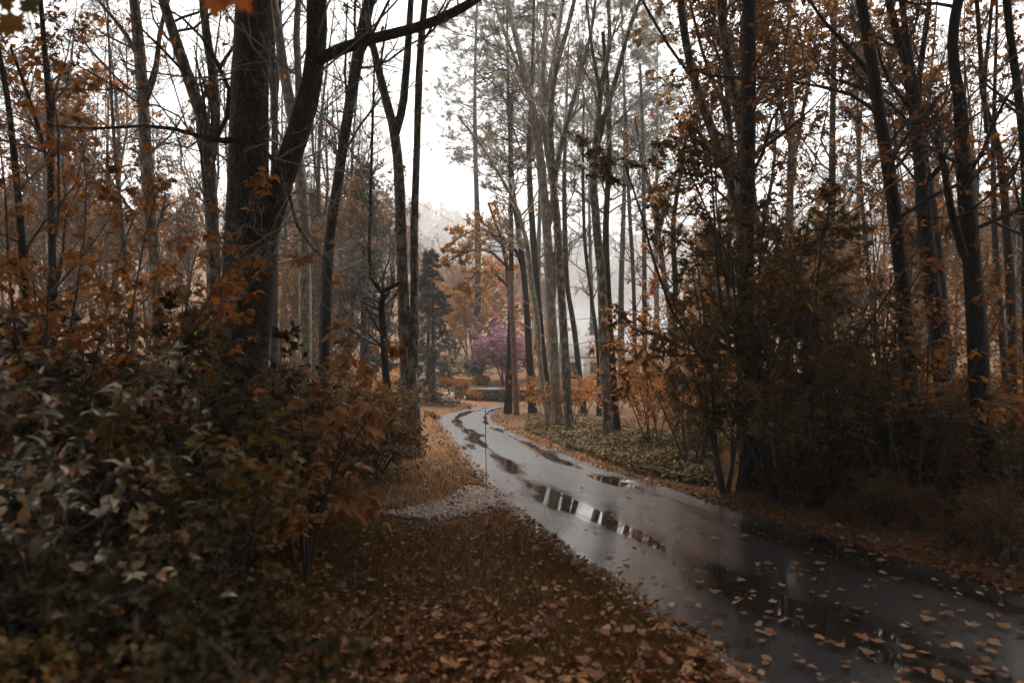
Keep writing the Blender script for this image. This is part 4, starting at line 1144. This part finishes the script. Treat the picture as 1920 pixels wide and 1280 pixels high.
for k, (px, d, lab) in enumerate([(838, 34.6, 'rusty ornamental grass clump left of the white rocks'), (866, 34.0, 'tawny ornamental grass clump right of the white rocks'),
                                  (889, 33.2, 'amber grass clump at the left end of the stone wall'), (905, 36, 'round russet bush on the lawn below the purple tree')]):
    q = np.random.default_rng(170 + k)
    nb = 520
    az = q.uniform(0, 6.28, nb); rr = q.uniform(0, .26, nb)
    C = np.stack([rr * np.cos(az), rr * np.sin(az), 0 * az], 1)
    A = nrm(np.stack([np.cos(az) * rr * 2, np.sin(az) * rr * 2, .9 + 0 * az], 1) + .15 * q.normal(size=(nb, 3)))
    N = nrm(np.cross(A, q.normal(size=(nb, 3))))
    V, Tt = leaf_batch(C, A, N, q.uniform(.2, .5, nb), (DIAMOND[0] * np.array((.12, 1, 1)), DIAMOND[1]))
    link('ornamental_grass' if k < 3 else 'russet_bush', mesh_from('grass_clump', V, [Tt], [L_AMBER if k % 2 else L_TAN]), None, gp(px, d), lab, 'plant')

def rock_mesh(rng, s, mat, flat=.55):
    import bmesh
    bm = bmesh.new(); bmesh.ops.create_icosphere(bm, subdivisions=2, radius=1)
    for v in bm.verts: v.co *= 1 + .22 * rng.normal() * .6
    for v in bm.verts: v.co = Vector((v.co.x * s, v.co.y * s * .8, v.co.z * s * flat))
    me = bpy.data.meshes.new('rock'); bm.to_mesh(me); bm.free(); me.materials.append(mat)
    return me
for k, (px, d, s, lab) in enumerate([(838, 32.6, .28, 'larger white rock at the planted bank left of the bend'), (845, 31.6, .17, 'smaller white rock in front of the larger white one'),
                                     (876, 33.2, .17, 'small pale rock near the left end of the stone wall')]):
    x, y, z = gp(px, d)
    link('white_rock', rock_mesh(np.random.default_rng(180 + k), s, M_ROCK), None, (x, y, z + .05), lab, 'rock')

# low retaining wall of dark stones with pale cap stones
wx0, wx1, wy = -1.55, 3.0, 33.35
wall = thing('stone_wall', 'low dark stone retaining wall with pale cap along the far drive', 'wall', (0, wy, -SL * 32.6))
rng = np.random.default_rng(190)
Acc().box(0, 0, 0, 0, 0, 0)
core = Acc().box(wx0 + .03, wx1 - .03, .06, .34, -.3, .47)
link('core', core.mesh('core', [M_STONE]), wall)
def stone_me(w, h, dp, rng, mat):
    a = Acc().box(-w/2, w/2, -dp/2, dp/2, 0, h)
    V = np.concatenate(a.V); V = V + rng.normal(size=V.shape) * .012
    return mesh_from('stone', V, a.Q, [mat])
for row in range(4):
    x = wx0 + rng.uniform(0, .1)
    while x < wx1 - .12:
        w = rng.uniform(.18, .38)
        link('stone', stone_me(w - .015, .125, .16, rng, M_STONE), wall, (x + w / 2, .02 + rng.normal() * .015, -.06 + row * .135))
        x += w
x = wx0 - .05
while x < wx1:
    w = rng.uniform(.45, .7)
    link('cap_stone', stone_me(w - .012, .06, .48, rng, M_CAP), wall, (x + w / 2, .17, .482)); x += w

# ------------------------------------------------------------------ pole, cables, marker, house
x, y, z = gp(969, 24.4)
pole = thing('utility_pole', 'brown wooden utility pole leaning slightly beside the dark pine trunk', 'pole', (x, y, z))
top = at(956, 508, 24.4) - np.array((x, y, z))
S = spline([(0, 0, -.2, .105), (*(top * .5), .095), (*top, .08)], 16)
V, Qd = tubes(S[None, :, :3], S[None, :, 3], 14)
A = Acc().add(V, Qd); A.add([*V[-14:]], None, [(0, i, i + 1) for i in range(1, 13)])
link('post', A.mesh('post', [M_POLE], True), pole)
for q in (.83, .62):
    c = top * q
    link('insulator', Acc().add(*tubes(np.array([[c + (0, -.08, 0), c + (.02, -.2, 0)]]), np.array([[.035, .035]]), 8)).mesh('insulator', [M_WIRE]), pole)
cables = [('upper service cable sagging from the pole and climbing to the upper right', [(957, 548, 24.3), (1005, 578, 23), (1060, 597, 21.5), (1130, 594, 19.6), (1200, 585, 17.6), (1280, 564, 15.4), (1377, 524, 12.8), (1549, 410, 10.3), (1616, 329, 9.4), (1784, 210, 8.2), (1920, 90, 7.2), (2200, -160, 5.8)], .009),
          ('lower service cable sagging from the pole, beneath the upper one', [(959, 600, 24.3), (1000, 618, 23), (1050, 645, 21.5), (1110, 640, 20), (1160, 628, 18.6), (1220, 606, 17), (1280, 581, 15.4), (1371, 538, 12.9), (1569, 413, 10.2), (1693, 332, 8.9), (1804, 235, 8), (1920, 158, 7), (2200, -80, 5.6)], .011)]
for lab, pts, r_ in cables:
    S = spline([(*at(*p), r_) for p in pts], 70)
    link('service_cable', Acc().add(*tubes(S[None, :, :3], S[None, :, 3], 6)).mesh('cable', [M_WIRE], True), None, None, lab, 'cable')
mx_, my_ = on_slope(915, 934)
mk = thing('marker_stake', 'thin red driveway marker stake at the end of the gravel strip', 'marker', (mx_ - .02, my_, gz1(mx_, my_)))
tp = at(910, 775, my_) - np.array((mx_ - .02, my_, gz1(mx_, my_)))
link('rod', Acc().add(*tubes(np.array([[(0, 0, -.1), tuple(tp)]]), np.array([[.006, .005]]), 6)).mesh('rod', [M_RED]), mk)
link('cap', Acc().add(*tubes(np.array([[tuple(tp), tuple(tp + np.array((0, 0, .05)))]]), np.array([[.007, .007]]), 6)).mesh('cap', [M_RED]), mk)

hx, hy, _ = gp(1150, 44)
hzv = gz1(hx, hy) - .1
house = thing('lake_cottage', 'small white cottage by the lake half hidden behind orange leaves', 'cottage', (hx, hy, hzv), R(-8))
a = Acc().box(-3.6, 3.6, 0, 5, 0, 2.3)
a.add([(-3.6, 0, 2.3), (-3.6, 5, 2.3), (-3.6, 2.5, 3.2), (3.6, 0, 2.3), (3.6, 5, 2.3), (3.6, 2.5, 3.2)], None, [(0, 2, 1), (3, 4, 5)])
link('wall', a.mesh('wall', [M_WHITE]), house)
for s_ in (0, 1):
    y0, y1 = (-.35, 2.5) if s_ == 0 else (5.35, 2.5)
    rf = Acc().add([(-3.9, y0, 2.19), (3.9, y0, 2.19), (3.9, y1, 3.24), (-3.9, y1, 3.24), (-3.9, y0, 2.29), (3.9, y0, 2.29), (3.9, y1, 3.34), (-3.9, y1, 3.34)],
                   [(0, 1, 2, 3), (4, 7, 6, 5), (0, 4, 5, 1), (2, 6, 7, 3), (0, 3, 7, 4), (1, 5, 6, 2)])
    link('roof', rf.mesh('roof', [M_ROOF]), house)
for wx_ in (-2.6, -.9, 2.4):
    w = link('window', Acc().box(wx_ - .45, wx_ + .45, -.03, .02, .9, 1.9).mesh('window', [M_GLASS]), house)
    fr = Acc()
    for (x0, x1, z0, z1) in ((-.52, -.45, .83, 1.97), (.45, .52, .83, 1.97), (-.45, .45, .83, .9), (-.45, .45, 1.9, 1.97), (-.02, .02, .9, 1.9)):
        fr.box(wx_ + x0, wx_ + x1, -.055, -.005, z0, z1)
    link('window_frame', fr.mesh('window_frame', [M_WHITE]), w)
dr_ = link('door', Acc().box(.5, 1.35, -.03, .02, .1, 2.05).mesh('door', [M_DOOR]), house)
link('handle', Acc().box(1.2, 1.26, -.08, -.035, 1.0, 1.12).mesh('handle', [M_GLASS]), dr_)
for x_ in (-3.3, -1.8, 1.8, 3.3):
    link('porch_post', Acc().box(x_ - .06, x_ + .06, -.34, -.22, 0, 2.18).mesh('porch_post', [M_WHITE]), house)

# ------------------------------------------------------------------ ground cover, gravel, grass, leaves
def scatter_slope(n, rng, pxr, dr):
    d = 1 / rng.uniform(1 / dr[1], 1 / dr[0], n)
    px = rng.uniform(pxr[0], pxr[1], n)
    return (px - 960) * d / F, d

rng = np.random.default_rng(200)
# evergreen ground cover right of the bend
x, y = scatter_slope(60000, rng, (985, 1345), (10.2, 23))
dist = road_dist(x, y)
edge = 3.6 + 1.0 * wob(x, y, .8, 9)
m = (dist > .28 + .12 * wob(x, y, 3, 8)) & (dist < edge) & (x > CEN[150, 0]) & (y < 22)
x, y = x[m], y[m]
C = np.stack([x, y, ground_z(x, y) + rng.uniform(.01, .085, len(x)) * (1 + .5 * wob(x, y, 2.5, 12))], 1)
A, N = leaf_axes(len(C), rng, None, .05, .45)
V, Tt = leaf_batch(C, A, N, rng.uniform(.05, .10, len(C)), DIAMOND)
link('ground_cover', mesh_from('ground_cover', V, [Tt], [L_IVY]), kind='stuff')

# gravel strip running from the drive into the shrubs
import bmesh
bm = bmesh.new(); bmesh.ops.create_icosphere(bm, subdivisions=1, radius=1)
ico = (np.array([v.co[:] for v in bm.verts]), np.array([[v.index for v in f.verts] for f in bm.faces])); bm.free()
ga, gb = np.array(on_slope(918, 925)), np.array(on_slope(765, 985))
n = 2600
t = rng.uniform(0, 1, n); wv = rng.normal(size=n) * .2
dirv = (gb - ga) / np.linalg.norm(gb - ga); perp = np.array((-dirv[1], dirv[0]))
bend = .28 * np.sin(t * 3.14)
xy = ga + (gb - ga) * t[:, None] + perp * (np.clip(wv, -.42, .42) * (1.05 - .2 * t) + bend)[:, None]
m = road_dist(xy[:, 0], xy[:, 1]) > -.02
xy = xy[m]
C = np.stack([xy[:, 0], xy[:, 1], ground_z(xy[:, 0], xy[:, 1]) + rng.uniform(.0, .03, len(xy))], 1)
A = nrm(rng.normal(size=C.shape)); N = rng.normal(size=C.shape); N = nrm(N - (N * A).sum(1, keepdims=True) * A)
ic = ico[0] * (np.array((1, .75, .55)))
V, Tt = leaf_batch(C, A, N, rng.uniform(.016, .042, len(C)), (ic, ico[1]))
link('gravel', mesh_from('gravel', V, [Tt], [M_GRAVEL]), kind='stuff')

# grass of the verges
x, y = scatter_slope(330000, rng, (380, 1480), (2.2, 34))
dist = road_dist(x, y)
m = (dist > .04) & (dist < 5.5)
seg = np.abs((np.stack([x, y], 1) - ga) @ perp - .15); tt = ((np.stack([x, y], 1) - ga) @ dirv) / np.linalg.norm(gb - ga)
m &= ~((seg < .42) & (tt > -.1) & (tt < 1.05))
m &= rng.uniform(0, 1, len(x)) < .35 + .65 * sstep(.5 + wob(x, y, 1.2, 31))
x, y = x[m], y[m]
C = np.stack([x, y, ground_z(x, y) - .01], 1)
A = nrm(np.stack([rng.normal(size=len(x)) * .5, rng.normal(size=len(x)) * .5, np.full(len(x), .8)], 1))
N = nrm(np.cross(A, rng.normal(size=A.shape)))
V, Tt = leaf_batch(C, A, N, rng.uniform(.04, .10, len(x)) * (1 + .02 * y), (NEEDLE[0] * np.array((2.6, 1, 1)), NEEDLE[1]))
link('grass', mesh_from('grass', V, [Tt], [M_GRASS]), kind='stuff')

# fallen leaves: the 300 nearest one by one, the rest as litter
x1, y1 = scatter_slope(4200, rng, (560, 2000), (2.2, 30))
x2, y2 = scatter_slope(9000, rng, (-100, 2000), (2.2, 32))
d2 = road_dist(x2, y2)
k2 = (d2 > .03)
x = np.concatenate([x1, x2[k2]]); y = np.concatenate([y1, y2[k2]])
dist = road_dist(x, y)
onr = dist < -.08
keep = (~onr & (dist > .03)) | (onr & (rng.uniform(0, 1, len(x)) < .50 + .5 * (wob(x, y, 2.2, 77) > .45)))
x, y, onr = x[keep], y[keep], onr[keep]
# extra leaves on the drive, thicker in drifts along the tracks
z = np.where(onr, -SL * y + .02, ground_z(x, y) + .035 + .03 * rng.uniform(0, 1, len(x)))
C = np.stack([x, y, z], 1)
A, N = leaf_axes(len(C), rng, None, .0, 1.0)
tl = np.where(onr, .10, .33)[:, None]
N = nrm(np.array((0, SL, 1.0)) + tl * rng.normal(size=C.shape)); A = nrm(A - (A * N).sum(1, keepdims=True) * N)
sz = np.where(onr, .035 + .06 * rng.uniform(0, 1, len(C)) ** 1.5, .028 + .055 * rng.uniform(0, 1, len(C)) ** 2.2)
px = 960 + x / y * F; py = HY + (CAMZ - z) / y * F
vis = (px > 0) & (px < 1920) & (py < 1280)
score = np.where(vis, sz / y, 0)
order = np.argsort(-score)
road_pick = [i for i in order if onr[i]][:150]
grass_pick = [i for i in order if not onr[i] and px[i] > 420][:150]
SHN = ['flat oval', 'curled oval', 'curled maple', 'curled oval', 'flat maple']
shapes = [[mesh_from('fallen_leaf', sh[0], [sh[1]], [mm], smooth=True) for sh in (OVATE, CURL, MAPLE_CURL, CURL, MAPLE)] for mm in (L_FALLEN, L_LITTER)]
Sx = np.cross(A, N)
for grp, lst in ((0, road_pick), (1, grass_pick)):
    for i in lst:
        q = int(rng.integers(0, 5))
        o = link('fallen_leaf', shapes[grp][q], None, None,
                 (f'tan {SHN[q]} leaf fallen on the wet driveway', f'brown {SHN[q]} leaf fallen on the ground beside the driveway')[grp], 'leaf',
                 (f'{SHN[q]} leaves fallen on the driveway', f'{SHN[q]} leaves fallen on the verge')[grp])
        m = Matrix.Identity(4)
        s_ = sz[i]
        for r_ in range(3):
            m[r_][0], m[r_][1], m[r_][2], m[r_][3] = Sx[i, r_] * s_, A[i, r_] * s_, N[i, r_] * s_, C[i, r_]
        o.matrix_world = m
mask = np.ones(len(C), bool); mask[road_pick] = False; mask[grass_pick] = False
V, Tt = leaf_batch(C[mask], A[mask], N[mask], sz[mask] * np.where(onr[mask], .9, .85), CURL)
link('leaf_litter', mesh_from('leaf_litter', V, [Tt], [L_LITTER]), kind='stuff')

# leaves and crumbs drifted against both edges of the drive
ed = np.concatenate([LEr, REr]); sd = np.concatenate([np.full(len(LEr), -1.0), np.full(len(REr), 1.0)])
tg = np.concatenate([nrm(np.gradient(LEr, axis=0)), nrm(np.gradient(REr, axis=0))])
i = rng.integers(0, len(ed), 9000); i = i[(ed[i, 1] > 2) & (ed[i, 1] < 33)]
off = np.abs(rng.normal(size=len(i))) * .16 - .07 - .05 * wob(ed[i, 0], ed[i, 1], 3, 21)
nv = np.stack([tg[i, 1], -tg[i, 0]], 1) * sd[i][:, None]
xy = ed[i] + nv * off[:, None] + tg[i] * rng.normal(size=(len(i), 1)) * .06
C = np.stack([xy[:, 0], xy[:, 1], np.maximum(-SL * xy[:, 1] + .022, ground_z(xy[:, 0], xy[:, 1]) + .02)], 1)
N = nrm(np.array((0, SL, 1.0)) + .3 * rng.normal(size=C.shape)); A = rng.normal(size=C.shape); A = nrm(A - (A * N).sum(1, keepdims=True) * N)
V, Tt = leaf_batch(C, A, N, .02 + .05 * rng.uniform(0, 1, len(C)) ** 2, CURL)
link('leaf_drift', mesh_from('leaf_drift', V, [Tt], [L_LITTER]), kind='stuff')

# litter on the forest floor away from the drive
x, y = scatter_slope(34000, rng, (-200, 2100), (2.5, 30))
d = road_dist(x, y); m = (d > 1.2) | ((d > .05) & (x > .22 * y))
x, y = x[m], y[m]
C = np.stack([x, y, ground_z(x, y) + .03], 1)
N = nrm(np.array((0, SL, 1.0)) + .28 * rng.normal(size=C.shape)); A = rng.normal(size=C.shape); A = nrm(A - (A * N).sum(1, keepdims=True) * N)
V, Tt = leaf_batch(C, A, N, rng.uniform(.03, .075, len(C)), DIAMOND)
link('forest_litter', mesh_from('forest_litter', V, [Tt], [L_BROWN]), kind='stuff')

# far shore: a wood that reads as one mass
rng = np.random.default_rng(220)
n = 700
fx = rng.uniform(-160, 260, n); fy = rng.uniform(306, 420, n)
fz = ground_z(fx, fy); fh = rng.uniform(9, 17, n)
k = 70
t = rng.uniform(.12, 1, (n, k)); az = rng.uniform(0, 6.28, (n, k))
con = rng.uniform(0, 1, n) < .3
rad = np.where(con[:, None], (1.05 - t) * 3.0, 4.2 * np.sqrt(np.clip(1 - (2 * t - 1.1) ** 2, .03, 1))) * rng.uniform(.5, 1, (n, k))
C = np.stack([fx[:, None] + rad * np.cos(az), fy[:, None] + rad * np.sin(az), fz[:, None] + t * fh[:, None]], -1).reshape(-1, 3)
A, N = leaf_axes(len(C), rng, None, -.6, 1.2)
V, Tt = leaf_batch(C, A, N, rng.uniform(1.2, 2.8, len(C)), DIAMOND)
tp = np.stack([np.stack([fx, fy, fz - .3], 1), np.stack([fx, fy, fz + fh * .9], 1)], 1)
V2, Q2 = tubes(tp, np.tile(np.array([[.22, .06]]), (n, 1)), 4)
me = mesh_from('far_woods', np.concatenate([V, V2]), [Tt, Q2 + len(V)], [L_FAR, B_GREY], midx=np.concatenate([np.zeros(len(Tt)), np.ones(len(Q2))]))
link('far_woods', me, kind='stuff')

# ------------------------------------------------------------------ leaves hanging into the top of the view
def hanging(label, pts, leaves, mat):
    b = np.array(at(*pts[0]))
    o = thing('overhanging_twig', label, 'twig', b)
    S = spline([(*(at(*p) - b), .004) for p in pts], 14)
    link('twig', Acc().add(*tubes(S[None, :, :3], S[None, :, 3], 5)).mesh('twig', [B_TWIG], True), o)
    me = mesh_from('leaf', MAPLE[0], [MAPLE[1]], [mat], smooth=True)
    for (px, py, d, tx, ty, s_, tw_) in leaves:
        c = at(px, py, d) - b; e = at(tx, ty, d + .01) - b
        Av = nrm(e - c); Nv = np.array((math.sin(tw_), -math.cos(tw_), .25)); Nv = nrm(Nv - Nv.dot(Av) * Av); Sv = np.cross(Av, Nv)
        q = bpy.data.objects.new('leaf', me); COL.objects.link(q); q.parent = o
        q.matrix_local = Matrix([[Sv[r] * s_, Av[r] * s_, Nv[r] * s_, c[r]] for r in range(3)] + [[0, 0, 0, 1]])
hanging('orange maple leaf hanging on a twig into the top of the view', [(250, -160, 1.6), (330, -90, 1.6), (392, -52, 1.6), (440, -50, 1.6)],
        [(404, -48, 1.6, 403, 38, .095, .3), (425, -40, 1.58, 470, 24, .085, -.5)], leaf_mat('leaf_maple_orange', [(.34, .09, .025), (.40, .12, .035)], .4, .4))
hanging('blurred olive maple leaves on a twig at the top left corner', [(-60, -80, 2.6), (-10, -40, 2.6), (40, 0, 2.6), (60, 60, 2.55)],
        [(0, -20, 2.6, 25, 40, .09, .3), (30, 30, 2.55, 5, 80, .085, .6), (-15, 40, 2.6, -5, 90, .09, -.3), (45, 0, 2.55, 75, 30, .07, .2)], L_OLIVE)

# ------------------------------------------------------------------ labels of the copied trees and shrubs: say which one by what stands next to it
LM = [(70, 10, 'the slanting far left trunk'), (285, 15.5, 'the speckled far left trunk'), (395, 12.5, 'the splitting grey trunk'), (465, 9, 'the massive forked trunk'),
      (618, 14, 'the leaning dark trunk'), (770, 13.6, 'the twin trunks'), (880, 31, 'the far bend'), (962, 24.4, 'the utility pole'), (1040, 20, 'the fan limbed bare tree'), (1140, 17, 'the speckled grey trunk'),
      (1262, 22, 'the pale crooked trunk'), (1403, 9.8, 'the tall straight trunk'), (1690, 9.4, 'the leaning woodland trunk'), (1760, 10.6, 'the crooked limbed fork'), (1830, 8.8, 'the S bent trunk'), (1925, 10, 'the trunk at the right edge')]
KIND = {WL[k][0]: WL[k][1] for k in (0, 1, 3, 4, 5)}
todo = {}
for o in list(COL.objects):
    g = o.get('group', '')
    if o.parent or not ('woodland trees' in g or 'shrubs ' in g): continue
    x, y, z = o.location
    base = str(o['label'])
    for w in (' in the ', ' at the ', ' beside the ', ' deep in ', ' between the ', ' on the ', ' near the '):
        base = base.split(w)[0]
    px = 960 + x / max(y, .5) * F
    l = min(LM, key=lambda q: abs(q[0] - px) + 4 * abs(q[1] - y) * (q[1] > y) * .3)
    dx = px - l[0]
    rel = ('left of ' if dx < -40 else 'right of ' if dx > 40 else 'behind ' if y > l[1] else 'in front of ') + l[2]
    far = 'far ' if y > l[1] + 14 else ''
    todo.setdefault(f'{base} {far}{rel}', []).append((y, o))
ORD = ['nearest', 'second nearest', 'third nearest', 'fourth nearest', 'fifth nearest', 'sixth nearest', 'seventh nearest', 'eighth nearest', 'ninth nearest', 'tenth nearest']
for lab, lst in todo.items():
    lst.sort(key=lambda q: q[0])
    for k, (y, o) in enumerate(lst):
        o['label'] = lab if len(lst) == 1 else ((ORD[k] if k < 10 else 'farther') + ' ' + lab)
